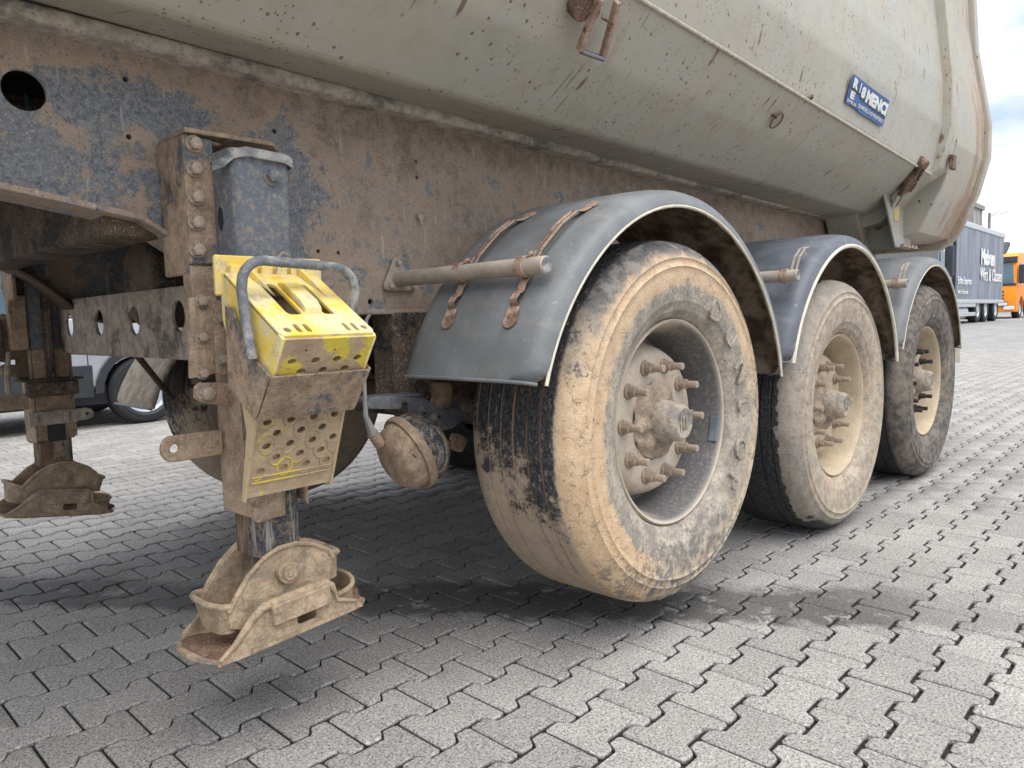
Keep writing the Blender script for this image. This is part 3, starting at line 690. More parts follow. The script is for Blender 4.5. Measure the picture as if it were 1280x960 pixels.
# --- landing legs: tube + sub-parts
LX, LY = -2.385, .435
def landing_leg():
    b = MB()
    b.xy([(LX+p_[0], LY+p_[1]) for p_ in rrect(-.065, .065, -.065, .065, .016)], .80, 1.275)
    leg = b.build('landing_leg', 'legblue', T, pivot=(LX, LY, 1.0), ang=40)
    # top cap strap
    b = MB(); b.xy([(LX+p_[0], LY+p_[1]) for p_ in rrect(-.071, .071, -.071, .071, .02)], 1.268, 1.285)
    rb = [(-2.475, .41, 1.250), (-2.462, .388, 1.256), (-2.448, .372, 1.272), (-2.425, .3655, 1.279), (-2.34, .3655, 1.276), (-2.316, .372, 1.270), (-2.311, .40, 1.268)]
    k0 = len(b.v)
    for q_ in rb: b.v += [(q_[0], q_[1], q_[2]-.009), (q_[0], q_[1]-.006, q_[2]-.009), (q_[0], q_[1]-.006, q_[2]+.010), (q_[0], q_[1], q_[2]+.010)]
    for i in range(len(rb)-1):
        for j in range(4): b.f.append([k0+i*4+j, k0+i*4+(j+1) % 4, k0+i*4+4+(j+1) % 4, k0+i*4+4+j])
    b.f += [[k0, k0+1, k0+2, k0+3], [k0+4*len(rb)-4+j for j in range(4)]]
    b.build('top_cap', 'galv', leg, bevel=.004)
    MB().bolt((-2.365, .371, 1.238), (0, -1, 0), .015, .012).build('bolt', 'legblue', leg)
    # hole in the side face of the tube
    MB().xz(ell(0, 0, .1, .1, 3), 0, .001) if False else None
    MB().yz(ell(LY, 1.15, .011, .024, 16), LX-.0665, LX-.064).build('slot', 'black', leg)
    # flange plate with bolts, box web behind and gusset shelf
    y0 = .462
    c1 = PY(227, 166, y0); c2 = PY(238, 330, y0); c3 = PY(266, 330, y0)
    xl = -2.508
    b = MB(); b.xz([(xl, c2.z), (xl, c1.z), (-2.446, c1.z-.004), (-2.446, c3.z)], y0, y0+.012); b.box(xl, xl+.012, y0+.012, .60, c2.z-.02, c1.z)
    b.build('mount_plate', 'mudleg', leg, bevel=.003)
    b = MB(); b.xy([(-2.50, .598), (-2.508, .452), (-2.31, .452), (-2.26, .52), (-2.24, .598)], c1.z+.001, c1.z+.011, [rrect(-2.46, -2.40, .50, .53, .012)]); b.build('gusset_shelf', 'mud', leg, bevel=.002)
    for u, v in ((242, 180), (243, 211), (245, 246), (245, 278), (246, 312)):
        q = PY(u, v, y0); MB().bolt((q.x, y0, q.z), (0, -1, 0), .0135, .012).build('bolt', 'bolt', leg)
    # lower web between flange and cross tie
    b = MB(); b.box(xl+.002, -2.452, y0+.006, y0+.05, .86, c2.z-.001); b.build('spacer_plate', 'mud', leg, bevel=.003)
    # lower bracket: stepped plate with bolts
    yb = .43
    P_ = lambda *a: [(PY(u, v, yb).x, PY(u, v, yb).z) for u, v in a]
    b = MB(); b.xz(P_((237, 372), (262, 370), (291, 383), (293, 462), (238, 474)), yb, yb+.014)
    b.xz(P_((264, 392), (285, 388), (293, 402), (293, 470), (268, 468)), yb-.013, yb-.0005)
    lb = b.build('lower_bracket', 'mud', leg, bevel=.004, seg=2)
    for u, v, d_ in ((251, 376, 0), (252, 421, 0), (253, 466, 0), (272, 397, .013), (275, 448, .013)):
        q = PY(u, v, yb); MB().bolt((q.x, yb-d_, q.z), (0, -1, 0), .0105, .010).build('bolt', 'bolt', lb)
    b = MB(); b.xz(P_((243, 484), (249, 478), (300, 478), (298, 508), (252, 504), (243, 498)), yb-.004, yb+.010)
    b.build('hinge_plate', 'mud', leg, bevel=.004, seg=2)
    q = PY(256, 491, yb); MB().bolt((q.x, yb-.004, q.z), (0, -1, 0), .0155, .012).build('bolt', 'bolt', leg)
    # lug low on the left of the leg
    b = MB(); b.xz([(-2.56, .70)]+[(-2.56+.03*math.cos(t), .673+.03*math.sin(t)) for t in [PI/2+PI*i/8 for i in range(1, 8)]]+[(-2.56, .645), (-2.46, .645), (-2.46, .70)], .47, .482, [ell(-2.562, .673, .010, .010, 12)])
    b.build('lug', 'mud', leg, bevel=.002)
    # outer sleeve (lower), with open slot in the near face
    zb, zt = .505, .86
    b = MB(); xa, xb, ya, yc = LX-.068, LX+.068, LY-.068, LY+.068
    b.xz([(xa, zb+.012), (xa+.012, zb), (xa+.078, zb+.004), (xa+.082, zb+.09), (xa+.09, .585), (xa+.11, .595), (xb-.012, .592), (xb-.008, .53), (xb, .52), (xb, zt), (xa, zt)], ya, ya+.008)
    b.yz([(ya+.0085, zb+.012), (yc, zb+.01), (yc, zt), (ya+.0085, zt)], xa, xa+.008); b.yz([(ya+.0085, .53), (yc, .53), (yc, zt), (ya+.0085, zt)], xb-.008, xb); b.box(xa+.0085, xb-.0085, yc-.008, yc, zb+.02, zt)
    b.build('outer_sleeve', 'mud', leg, bevel=.003)
    b = MB(); b.xy([(LX+p_[0], LY+p_[1]) for p_ in rrect(-.055, .055, -.055, .055, .022, 5)], .425, .78)
    it = b.build('inner_tube', 'legdark', leg, bevel=.006, seg=2, ang=50)
    b = MB(); b.xy([(LX+.005+p_[0], LY+p_[1]) for p_ in rrect(-.04, .04, -.036, .036, .015)], .36, .425); b.build('ball_block', 'legdark', leg, bevel=.006)
    return leg
leg = landing_leg()
# foot: pan, cheeks and rocker, built level at its own origin then tilted
def foot(par, px, py, pz, tilt, yawf):
    F = empty('foot', (px, py, pz), par)
    Rm = Matrix.Rotation(yawf, 3, 'Z') @ Matrix.Rotation(tilt, 3, 'Y')
    F.rotation_euler = Rm.to_euler(); F.scale = (.92, .95, .95)
    base = ORG[F.name]
    def fin(b, name, mat, **k):
        b.v = [tuple(Vector(v)+base) for v in b.v]; return b.build(name, mat, F, **k)
    # pan with rounded, raised ends
    b = MB(); nx, ny = 22, 8
    hw = .112
    def halfw(x): e = max(0, (abs(x)-.13)/.105); return hw*math.sqrt(max(0.02, 1-e*e*.92))
    for lay in (0, 1):
        for i in range(nx+1):
            x = -.235+.43*i/nx
            for j in range(ny+1):
                y = -halfw(x)+2*halfw(x)*j/ny
                z = -.155+.9*max(0, abs(x)-.15)**1.5+(.010 if lay else 0)+(.012*(abs(y)/hw)**6)
                b.v.append((x, y, z))
    S = (nx+1)*(ny+1)
    for i in range(nx):
        for j in range(ny):
            a = i*(ny+1)+j; b.f.append([a, a+ny+1, a+ny+2, a+1]); b.f.append([S+a, S+a+1, S+a+ny+2, S+a+ny+1])
    for i in range(nx):
        for j in (0, ny): a = i*(ny+1)+j; b.f.append([a, a+ny+1, S+a+ny+1, S+a])
    for j in range(ny):
        for i in (0, nx): a = i*(ny+1)+j; b.f.append([a, a+1, S+a+1, S+a])
    fin(b, 'foot_plate', 'foot', bevel=0, ang=50)
    b = MB(); random.seed(4)
    # dried earth lying in the pan
    for ex, ew, hh in ((-.155, .065, .012), (.175, .04, .008)):
        n_ = 18; rings = [(1.0, 0), (.8, .6), (.5, .95), (.2, 1.0)]
        k0 = len(b.v)
        for q_, hz in rings:
            for i in range(n_):
                a = 2*PI*i/n_; rr = q_*(1+.12*math.sin(3*a+1)+.08*random.random())
                x = ex+rr*ew*math.cos(a); b.v.append((x, rr*.088*math.sin(a), -.143+.9*max(0, abs(x)-.15)**1.5+hh*hz*(1+.3*random.random())))
        for l in range(3):
            for i in range(n_): b.f.append([k0+l*n_+i, k0+l*n_+(i+1) % n_, k0+(l+1)*n_+(i+1) % n_, k0+(l+1)*n_+i])
        b.f.append([k0+3*n_+i for i in range(n_)])
    fin(b, 'earth', 'footearth', recalc=True)['kind'] = 'stuff'
    # outer cheeks of the base with a folded top lip
    prof_ = [(-.198, -.146), (-.192, -.134), (-.155, -.112), (-.105, -.068), (-.082, -.052), (.082, -.050), (.098, -.062), (.110, -.104), (.165, -.126), (.182, -.146)]
    for sg in (-1, 1):
        b = MB(); y0_, y1_ = (.098*sg, .106*sg)
        b.xz(prof_ if True else 0, min(y0_, y1_), max(y0_, y1_), [rrect(.0, .05, -.125, -.10, .008)])
        lip = [Vector((x, sg*.104, z)) for x, z in prof_[1:-1]]
        b.tube(lip, [.005, .007, .010, .012, .012, .010, .007, .005], 8)
        b.box(-.065, .085, min(sg*.10, sg*.122), max(sg*.10, sg*.122), -.098, -.052)
        fin(b, 'cheek', 'foot', bevel=.003)
    b = MB(); m_ = 14
    for lay in (0, .007):
        for i in range(m_+1):
            t = PI*i/m_; y = -(.094-lay)*math.cos(t); x = .118+(.082-lay)*math.sin(t)**.8
            b.v += [(x, y, -.098+.006*math.sin(t)), (x-.004, y, -.142)]
    n_ = 2*(m_+1)
    for i in range(m_):
        a = 2*i; b.f += [[a, a+2, a+3, a+1], [n_+a, n_+a+1, n_+a+3, n_+a+2], [a, n_+a, n_+a+2, a+2], [a+1, a+3, n_+a+3, n_+a+1]]
    b.f += [[0, 1, n_+1, n_], [n_-2, 2*n_-2, 2*n_-1, n_-1]]
    b.tube([(b.v[2*i][0], b.v[2*i][1], b.v[2*i][2]+.002) for i in range(m_+1)], .0065, 8); fin(b, 'end_wall', 'foot')
    # rocker: two inner arched plates joined by end hoops
    arch = [(-.150, -.085), (-.146, -.050), (-.125, -.020), (-.09, .018), (-.05, .045), (-.01, .058), (.035, .056), (.08, .040), (.118, .014), (.130, -.01), (.11, -.07), (.06, -.10), (-.10, -.108)]
    for sg in (-1, 1):
        b = MB(); y0_, y1_ = (.066*sg, .075*sg); b.xz(arch, min(y0_, y1_), max(y0_, y1_))
        b.tube([Vector((x, sg*.074, z)) for x, z in arch[1:10]], .0065, 8)
        b.cyl((0, .075*sg, 0), (0, .094*sg, 0), .026, n=24); b.cyl((0, .094*sg, 0), (0, .101*sg, 0), .017, n=20); b.cyl((0, .101*sg, 0), (0, .105*sg, 0), .008, n=12)
        fin(b, 'rocker_plate', 'foot', bevel=.003)
    for sx, x0_, top_, bot_, nm in ((-1, -.136, -.040, -.098, 'front_hoop'), (1, .118, .004, -.062, 'rear_hoop')):
        b = MB(); m_ = 14
        for lay in (0, .007):
            for i in range(m_+1):
                t = PI*i/m_; bulge = .048*math.sin(t)**.7; y = -(.072-lay)*math.cos(t)
                x = x0_+sx*(bulge-lay); zt = top_+(.014 if sx < 0 else -.018)*math.sin(t)
                b.v += [(x, y, zt), (x-sx*.012*math.sin(t), y*.96, bot_)]
        n_ = 2*(m_+1)
        for i in range(m_):
            a = 2*i; b.f += [[a, a+2, a+3, a+1], [n_+a, n_+a+1, n_+a+3, n_+a+2], [a, n_+a, n_+a+2, a+2], [a+1, a+3, n_+a+3, n_+a+1]]
        b.f += [[0, 1, n_+1, n_], [n_-2, 2*n_-2, 2*n_-1, n_-1]]
        b.tube([(b.v[2*i][0], b.v[2*i][1], b.v[2*i][2]+.002) for i in range(m_+1)], .0075, 8)
        fin(b, nm, 'foot', bevel=.0)
    b = MB()
    b.cyl((0, -.066, 0), (0, .066, 0), .017, n=18)
    tag(fin(b, 'rocker_hoop', 'foot', bevel=.002), kind='stuff')
    return F
ft = foot(leg, -2.378, .445, .384, R(-4.5), R(-2))
legF = copy_tree(leg); legF.scale = (1, -1, 1); legF.location = (LX-ORG[T.name].x, 2.5-LY-1.25, 1.0); legF['label'] = 'dark landing leg on the far side'
for k_ in kids(legF):
    if k_.type == 'EMPTY': k_.rotation_euler = (0, R(9), 0)
# far leg extras: inner shelf, clamp band, crank handle
b = MB(); yF = 1.965
b.box(-2.49, -2.29, yF-.005, yF+.14, .745, .755); b.xz([(-2.49, .755), (-2.49, 1.16), (-2.34, 1.16), (-2.34, .755)], yF+.06, yF+.07)
b.box(-2.405, -2.385, yF-.02, yF+.06, .756, 1.10); b.box(-2.478, -2.31, yF-.005, yF+.02, .69, .744)
fb = b.build('inner_post', 'dark', T, bevel=.006)
MB().xz([(LX-.03, .52), (LX-.03, .575), (LX-.02, .595), (LX+.015, .597), (LX+.028, .58), (LX+.028, .52)], 2.5-LY-.0715, 2.5-LY-.0675).build('sleeve_window', 'black', fb)
for dx, z in ((-2.465, 1.10), (-2.455, .97), (-2.45, .885), (-2.46, .70)): MB().bolt((dx, yF+.0-(.0 if z < .75 else -.06), z), (0, -1, 0), .011, .01).build('bolt', 'dark', fb)
b = MB(); b.box(-2.475, -2.32, yF+.005, yF+.02, .585, .635)
b.xz([(-2.318, .59), (-2.29, .59)]+[(-2.285+.02*math.cos(t), .612+.02*math.sin(t)) for t in [-PI/2+PI*i/6 for i in range(1, 6)]]+[(-2.29, .635), (-2.318, .635)], yF, yF+.01, [ell(-2.288, .612, .007, .007, 10)])
b.bolt((-2.455, yF+.005, .61), (0, -1, 0), .01, .01); b.box(-2.368, -2.352, yF-.006, yF+.004, .59, .63); b.build('clamp_band', 'beam', T, bevel=.003)
b = MB(); b.box(-2.62, -2.52, 2.02, 2.12, .82, .97); gbx = b.build('gearbox', 'dark', T, bevel=.006)
P2 = lambda u, v: PY(u, v, 2.03)
MB().tube([P2(10, 440), P2(9, 470), P2(10, 488), P2(14, 498), P2(20, 504), P2(34, 509)], .0095, 8).build('crank_handle', 'beam', gbx)

# --- chock holder: hoop, wedge band, side plate
H = empty('chock_holder', (-2.41, .3, .85), T)
hoop = []
hz = lambda z: .23-.0*(z)
for u, v, y in ((429, 0, 0),): pass
xl_, xr_ = -2.520, -2.272; zt_ = 1.046
pts = [(xl_-.0, .195, .862), (xl_-.0, .198, .88), (xl_-.001, .21, .93), (xl_, .222, .99)]
for i in range(6): t = PI-PI/2*i/5; pts.append((xl_+.045+.045*math.cos(t), .22, zt_-.045+.045*math.sin(t)))
for i in range(6): t = PI/2-PI/2*i/5; pts.append((xr_-.045+.045*math.cos(t), .22, zt_-.052+.045*math.sin(t)))
pts += [(xr_, .23, .95), (xr_, .30, .86)]
MB().tube(pts, .0098, 12).build('hoop', 'galv', H)
# wedge-shaped band round the chock (open top)
xa, xb = -2.508, -2.291
sw = [(PX(u, v, xa).y, PX(u, v, xa).z) for u, v in ((292, 384), (310, 436), (339, 470), (321, 526), (291, 484))]
f0, f1 = sw[2], sw[3]
b = MB(); b.plate((xa, f0[0], f0[1]), (1, 0, 0), (0, f1[0]-f0[0], f1[1]-f0[1]), [(0, 0), (xb-xa, 0), (xb-xa, math.hypot(f1[0]-f0[0], f1[1]-f0[1])), (0, math.hypot(f1[0]-f0[0], f1[1]-f0[1]))], -.004)
sw = sw[:4]+[(sw[4][0]+.012, sw[4][1]), (sw[0][0]+.03, sw[0][1]+.004)]
b.yz(sw, xa-.004, xa); b.yz(sw, xb, xb+.004)
b.build('holder_band', 'mudleg', H, bevel=.0015)
b = MB(); b.xz([(-2.47, .60), (-2.30, .60), (-2.295, 1.06), (-2.475, 1.065)], .352, .362); b.build('holder_back', 'mud', H)

# --- wheel chock (held in the holder, so a thing of its own)
CH = empty('wheel_chock', (-2.41, .26, .58))
tag(CH, 'yellow plastic wheel chock, mud-smeared and perforated, hanging in its holder on the landing leg', 'wheel chock')
ca, cb = -2.502, -2.297; wdt = cb-ca
A0 = Vector((ca, .335, 1.035)); A1 = Vector((ca, .118, .905)); dv = (A1-A0); Ls = dv.length
# top slanted plate with slots
hs = [rrect(.052, .084, .055, .178, .010, 3), rrect(.131, .154, .055, .178, .006, 3)]
fr = [rrect(.040, .050, Ls-.040, Ls-.010, .004, 2), rrect(.060, .070, Ls-.040, Ls-.010, .004, 2), rrect(.146, .155, Ls-.040, Ls-.010, .004, 2), rrect(.165, .174, Ls-.040, Ls-.010, .004, 2), ell(.022, Ls-.020, .0075, .009, 12), ell(.190, Ls-.022, .007, .008, 12)]
top = MB().plate(A0, (1, 0, 0), dv, [(0, .01), (wdt, .01), (wdt, Ls-.012), (wdt-.006, Ls), (.006, Ls), (0, Ls-.012)], .0075, hs+fr).build('chock_body', 'yellow', CH, pivot=(-2.41, .26, .86), bevel=.0015)
yp = [(.118, .905), (.116, .897), (.18, .80), (.235, .745), (.30, .575), (.311, .577), (.272, .72), (.30, .84), (.345, .94), (.345, 1.03), (.335, 1.035)]
for xs_ in (ca, cb-.007): MB().yz([(y+.001, z-.003) for y, z in yp], xs_, xs_+.007).build('side_wall', 'yellow', CH, pivot=(-2.41, .26, .86), bevel=.0015)
# ramp with holes
B0 = Vector((ca, .225, .775)); B1 = Vector((ca, .298, .590)); C0 = Vector((ca, .116, .897)); C1 = Vector((ca, .180, .800)); rv = B1-B0; Lr = rv.length
hr = []
rows = [(.062, (.25, .50, .74, .97)), (.082, (.40, .65, .88))]
rr_ = .0078
cols = {0: (.14, .40, .64, .88), 1: (.02+.25, .52, .76)}
hl = []
z0 = .042; k = 0
for row in range(10):
    yv = z0+row*.0275
    if yv > Lr-.042: break
    for c_x in ((.14, .39, .64, .88) if row % 2 == 0 else (.26, .52, .76)):
        hl.append((c_x*wdt+(.006 if row % 4 > 1 else 0), yv))
ramp = MB().plate(B0+Vector((0, .0, 0)), (1, 0, 0), rv, [(0.001, 0), (wdt-.001, 0), (wdt-.004, Lr), (.004, Lr)], .006, [ell(x, y, .0095, .0078, 12) for x, y in hl]).build('ramp', 'yramp', CH, pivot=(-2.41, .26, .86), bevel=.001)
cv_ = C1-C0
MB().plate(C0, (1, 0, 0), cv_, [(.001, 0), (wdt-.001, 0), (wdt-.001, cv_.length), (.001, cv_.length)], .006, [ell(x*wdt, .050, .0095, .0072, 12) for x in (.16, .40, .63, .86)]+[ell(x*wdt, .074, .0095, .0072, 12) for x in (.28, .51, .75)]+[ell(.27*wdt, .026, .003, .003, 8), ell(.57*wdt, .028, .003, .003, 8)]).build('ramp', 'yramp2', CH, pivot=(-2.41, .26, .86), bevel=.001)
b = MB(); ru = Vector((1, 0, 0)); rvn = rv.normalized(); rn = ru.cross(rvn)
if rn.y > 0: rn = -rn
for i, (x, y) in enumerate(hl):
    if i % 2: b.tube([B0+ru*(x+.017*math.cos(t))+rvn*(y+.021*math.sin(t)-.004)+rn*.001 for t in [2*PI*j/16 for j in range(16)]], .0017, 6, closed=True)
    else: b.tube([B0+ru*(x-.016+.008*j)+rvn*(y+.014+.006*math.sin(j*1.3))+rn*.001 for j in range(5)], .0016, 6)
for yy in (Lr-.035, Lr-.022): b.tube([B0+ru*.01+rvn*yy+rn*.001, B0+ru*(wdt-.012)+rvn*yy+rn*.001], .002, 6)
b.build('tread_ridge', 'yramp', CH)['kind'] = 'stuff'
# handle bridge, ribs, back plate, pin
an = Vector((1, 0, 0)).cross(dv).normalized()
if an.z < 0: an = -an
def ap(x, s_, h): return A0+Vector((x, 0, 0))+dv.normalized()*s_+an*h
b = MB(); path = [(.05, -.004), (.062, .008), (.08, .015), (.15, .016), (.17, .010), (.178, -.002)]
for i in range(len(path)-1):
    (s1, h1), (s2, h2) = path[i], path[i+1]
    b.add([ap(.089, s1, h1), ap(.127, s1, h1), ap(.127, s2, h2), ap(.089, s2, h2), ap(.089, s1, h1-.014), ap(.127, s1, h1-.014), ap(.127, s2, h2-.014), ap(.089, s2, h2-.014)],
          [(0, 1, 2, 3), (7, 6, 5, 4), (0, 3, 7, 4), (1, 5, 6, 2)] + ([(0, 4, 5, 1)] if i == 0 else []) + ([(3, 2, 6, 7)] if i == len(path)-2 else []))
b.build('handle', 'yellow', CH, bevel=.003, seg=2)
for x_ in (.040, .155):
    b = MB(); b.add([ap(x_, .004, 0.001), ap(x_+.014, .004, .001), ap(x_+.02, .11, .001), ap(x_, .004, .018), ap(x_+.012, .004, .018)], [(0, 1, 2), (3, 4, 1, 0), (3, 2, 4), (0, 2, 3), (1, 4, 2)]); b.build('rib', 'yellow', CH)
b = MB(); b.box(ca-.012, cb+.022, .338, .3505, .985, 1.065); b.build('back_plate', 'yellow', CH, bevel=.003)
b = MB()
for i in range(6): b.box(ca+.012+i*.033, ca+.036+i*.033, .322, .3375, 1.022, 1.045)
b.build('back_rib', 'yellow', CH, bevel=.002)
b = MB(); b.yz([(.311, .58), (.276, .72), (.304, .84), (.335, .93), (.335, .975), (.325, .975), (.325, .935), (.294, .845), (.266, .72), (.301, .58)], ca+.0075, cb-.0075); b.build('back_light_block', 'yramp', CH)  # wall added to close the back and keep light out of the ramp holes
PP = ap(.095, .03, .02)
b = MB(); b.tube([PP+Vector((0, 0, -.01)), PP+Vector((.004, -.004, .022)), PP+Vector((.014, -.006, .034)), PP+Vector((.026, -.006, .030)), PP+Vector((.026, -.004, .018)), PP+Vector((.012, -.002, .004))], .0022, 7)
tag(b.build('spring_clip', 'bolt'), 'bent wire spring clip stuck in the handle of the yellow chock', 'clip')

# ------------------------------------------------------------------ wheels
TR = .528
def tyre_profile():
    h = [(.300, .052), (.308, .034), (.322, .024), (.325, .020), (.329, .0195), (.333, .017), (.350, .011), (.352, .009), (.356, .009), (.36, .008), (.40, .001), (.43, .0), (.445, .001), (.448, -.002), (.452, .002), (.468, .006), (.472, .003), (.476, .0085), (.495, .018), (.508, .030), (.518, .046), (.5235, .062), (TR-.002, .074)]
    pts = list(h); gr = [.100, .145, .240, .285]
    for g in gr:
        pts += [(TR-.0005, g-.005), (TR-.006, g-.003), (TR-.006, g+.003), (TR-.0005, g+.005)]
    pts += [(r_, .385-y) for r_, y in reversed(h)]
    return pts
def make_wheel(loc, tm, rm, nutm, capm, hubm, lettering=None, valve=True):
    loc = Vector(loc); W = empty('wheel', loc, T)
    ty = MB().lathe(tyre_profile(), loc, (0, 1, 0), 112).build('tyre', tm, W, pivot=loc, ang=60)
    rimp = [(.300, .052), (.3005, .041), (.296, .036), (.289, .040), (.284, .060), (.277, .085), (.270, .12), (.266, .17), (.262, .24), (.266, .32), (.29, .35), (.30, .34),
            (.29, .33), (.255, .28), (.256, .175), (.247, .165), (.238, .150), (.226, .122), (.213, .108), (.196, .102), (.10, .102), (.095, .106), (.095, .15)]
    rimp = rimp[:8]+[(.262, .20), (.245, .196), (.232, .170), (.221, .135), (.208, .113), (.195, .106), (.115, .106), (.10, .112), (.095, .15)]
    rim = MB().lathe(rimp, loc, (0, 1, 0), 96).build('rim', rm, W, pivot=loc, ang=50, recalc=True)
    MB().lathe([(.0, .20), (.261, .20), (.262, .34), (0, .345)], loc, (0, 1, 0), 48).build('brake_drum', 'dark', W, pivot=loc)
    # crusty hub ring and cap
    random.seed(int(loc.x*10)+50); b = MB(); b.lathe([(.118, .1055), (.114, .097), (.102, .090), (.09, .084), (.07, .078), (.03, .078)], loc, (0, 1, 0), 40)
    for i, v in enumerate(b.v):
        p_ = Vector(v)-loc; k = .006*math.sin(9*math.atan2(p_.z, p_.x)+p_.length*60)+random.uniform(-.003, .003); b.v[i] = (v[0], v[1]+k, v[2])
    b.build('hub', hubm, W, pivot=loc)
    b = MB(); b.lathe([(.064, .082), (.063, .060), (.058, .040), (.054, .018), (.048, .008), (.042, .004), (.037, .008), (.0, .008)], loc, (0, 1, 0), 8*4)
    for k in range(3): b.box(loc.x-.022+k*.015, loc.x-.014+k*.015, loc.y+.004, loc.y+.008, loc.z-.020, loc.z+.020)
    b.build('hub_cap', capm, W, pivot=loc, bevel=.0015, ang=45)
    for i in range(10):
        a = 2*PI*i/10; c = loc+Vector((.1675*math.cos(a), .106, .1675*math.sin(a)))
        nb = MB(); nb.cyl(c, c-Vector((0, .007, 0)), .0235, n=16); nb.cyl(c-Vector((0, .006, 0)), c-Vector((0, .030, 0)), .0175, .0165, n=6)
        nb.cyl(c-Vector((0, .028, 0)), c-Vector((0, .066, 0)), .0108, n=12); nb.build('wheel_nut', nutm, W, bevel=.0015)
    # wheel weight inside the lip
    if valve:
        b = MB(); prv = None
        for i in range(7):
            a = R(-3-17*i/6)
            b.v += [tuple(loc+Vector((rr*math.cos(a), yy, rr*math.sin(a)))) for rr, yy in ((.287, .046), (.279, .046), (.274, .074), (.282, .074))]
            if i:
                k = (i-1)*4
                for j in range(4): b.f.append([k+j, k+(j+1) % 4, k+4+(j+1) % 4, k+4+j])
        b.f += [[0, 1, 2, 3], [24, 25, 26, 27]]; b.build('balance_weight', 'weight', W, bevel=.002)
    if lettering:
        for txt, a0, step, rad, size in lettering:
            for i, chx in enumerate(txt):
                a = R(a0)-R(step)*i; e = Vector((math.cos(a), 0, math.sin(a))); tdir = Vector((math.sin(a), 0, -math.cos(a)))
                text_mesh('sidewall_letter', chx, size, tm, ty, loc+e*rad+tdir*(-size*.3)+Vector((0, .0035 if rad < .34 else .002, 0)), tdir, e, .0035)
    return W
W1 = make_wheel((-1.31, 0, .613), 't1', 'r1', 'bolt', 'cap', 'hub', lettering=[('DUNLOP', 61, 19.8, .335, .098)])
W2 = make_wheel((0, 0, .528), 't2', 'r2', 'hub', 'cap', 'hub', valve=False)
W3 = make_wheel((1.31, 0, .528), 't3', 'r2', 'nutdark', 'cap', 'hub', valve=False)
W1['label'] = 'lifted front wheel caked in orange mud'; W2['label'] = 'middle wheel covered in tan mud'; W3['label'] = 'rear wheel with dark wheel nuts'
for W_0, x, z in ((W1, -1.31, .613), (W3, 0, .528), (W3, 1.31, .528)):
    c = copy_tree(W_0); c.location = Vector((x, 2.5, z))-ORG[T.name]; c.rotation_euler = (0, 0, PI); c['label'] = 'wheel on the far side'
# axles
for x, z in ((-1.31, .613), (0, .528), (1.31, .528)):
    b = MB(); b.cyl((x, .36, z), (x, 2.14, z), .073, n=28); ax = b.build('axle', 'dark', T)
    for y in (.62, 1.88):
        b = MB(); b.cyl((x+.36, y, z+.12), (x+.36, y, z+.36), .14, n=28); b.cyl((x+.36, y, z+.05), (x+.36, y, z+.12), .09, n=24)
        b.build('air_spring', 'black', ax, bevel=.03, seg=3)
        b = MB(); b.plate((x-.52, y-.045, z+.13), (1, 0, 0), (0, 0, 1), [(0, 0), (.52, -.17), (.95, -.16), (.95, -.11), (.52, -.07), (.05, .06)], -.09); b.build('trailing_arm', 'dark', ax, bevel=.01)
        b = MB(); b.box(x-.60, x-.46, y-.05, y+.05, .72 if abs(x) > 2 else z+.08, .955); b.build('spring_hanger', 'dark', ax, bevel=.006)
# --- near hanger in front of the first axle, with stop bracket and brake chamber
b = MB(); hx0, hx1 = -1.893, -1.772
hh = [ell(.0, .0, .1, .1, 3)]
hz = [(PY(u, v, .585).x, PY(u, v, .585).z) for u, v in ((497, 409), (497, 434), (498, 472))]
b.xz([(hx0, .945), (hx0, .735), (hx1, .725), (hx1, .945)], .585, .595, [ell(hz[0][0], hz[0][1], .004, .006, 10), ell(hz[1][0], hz[1][1], .0045, .011, 12), ell(hz[2][0], hz[2][1], .004, .006, 10)])
b.box(hx0, hx0+.01, .596, .68, .735, .945); b.box(hx1-.01, hx1, .596, .68, .735, .945)
hg = b.build('axle_hanger', 'legblue', T, bevel=.004, seg=2)
yh = .50
Q = lambda *a: [(PY(u, v, yh).x, PY(u, v, yh).z) for u, v in a]
b = MB(); b.xz(Q((460, 500), (470, 495), (530, 497), (546, 507), (556, 512), (575, 508), (580, 514), (578, 526), (566, 536), (545, 540), (525, 536), (513, 523), (512, 506), (508, 502), (503, 504), (502, 512), (460, 511)), yh, yh+.012)
b.box(Q((462, 500))[0][0], Q((530, 497))[0][0], yh+.0125, .60, Q((470, 498))[0][1]-.012, Q((470, 498))[0][1])
hb = b.build('lift_bracket', 'legblue', T, bevel=.003, seg=2)
hs_ = [(531, 518, .007), (532, 527, .007), (539, 532, .006), (544, 529, .006), (524, 523, .006), (540, 521, .011), (549, 521, .005)]
for u, v, r_ in hs_:
    q = PY(u, v, yh); MB().cyl((q.x, yh-.001 if r_ < .01 else yh-.006, q.z), (q.x, yh+.003, q.z), r_, n=14).build('bolt' if r_ > .01 else 'bolt_hole', 'bolt' if r_ > .01 else 'black', hb)
MB().cyl(PY(552, 478, .56), PY(552, 512, .56), .034, n=24).build('bump_stop', 'mud', T, bevel=.01, seg=3)
b = MB(); a_ = PY(568, 560, .58); b.cyl(PY(553, 548, .55), PY(548, 572, .56), .030, .022, n=20); b.cyl(PY(575, 545, .60), PY(568, 562, .60), .03, .026, n=16); tag(b.build('push_rod_boot', 'mud', T, bevel=.008, seg=2), kind='stuff')
cc = PY(512, 566, .47); ax_ = (-_r*.74+_d*.46-_f*.50).normalized(); cr_ = .100
b = MB(); b.lathe([(0, .072), (.045, .070), (.07, .060), (.088, .04), (.096, .012), (.0965, -.004)], cc, ax_, 48); chm = b.build('brake_chamber', 'mud', T, ang=50)
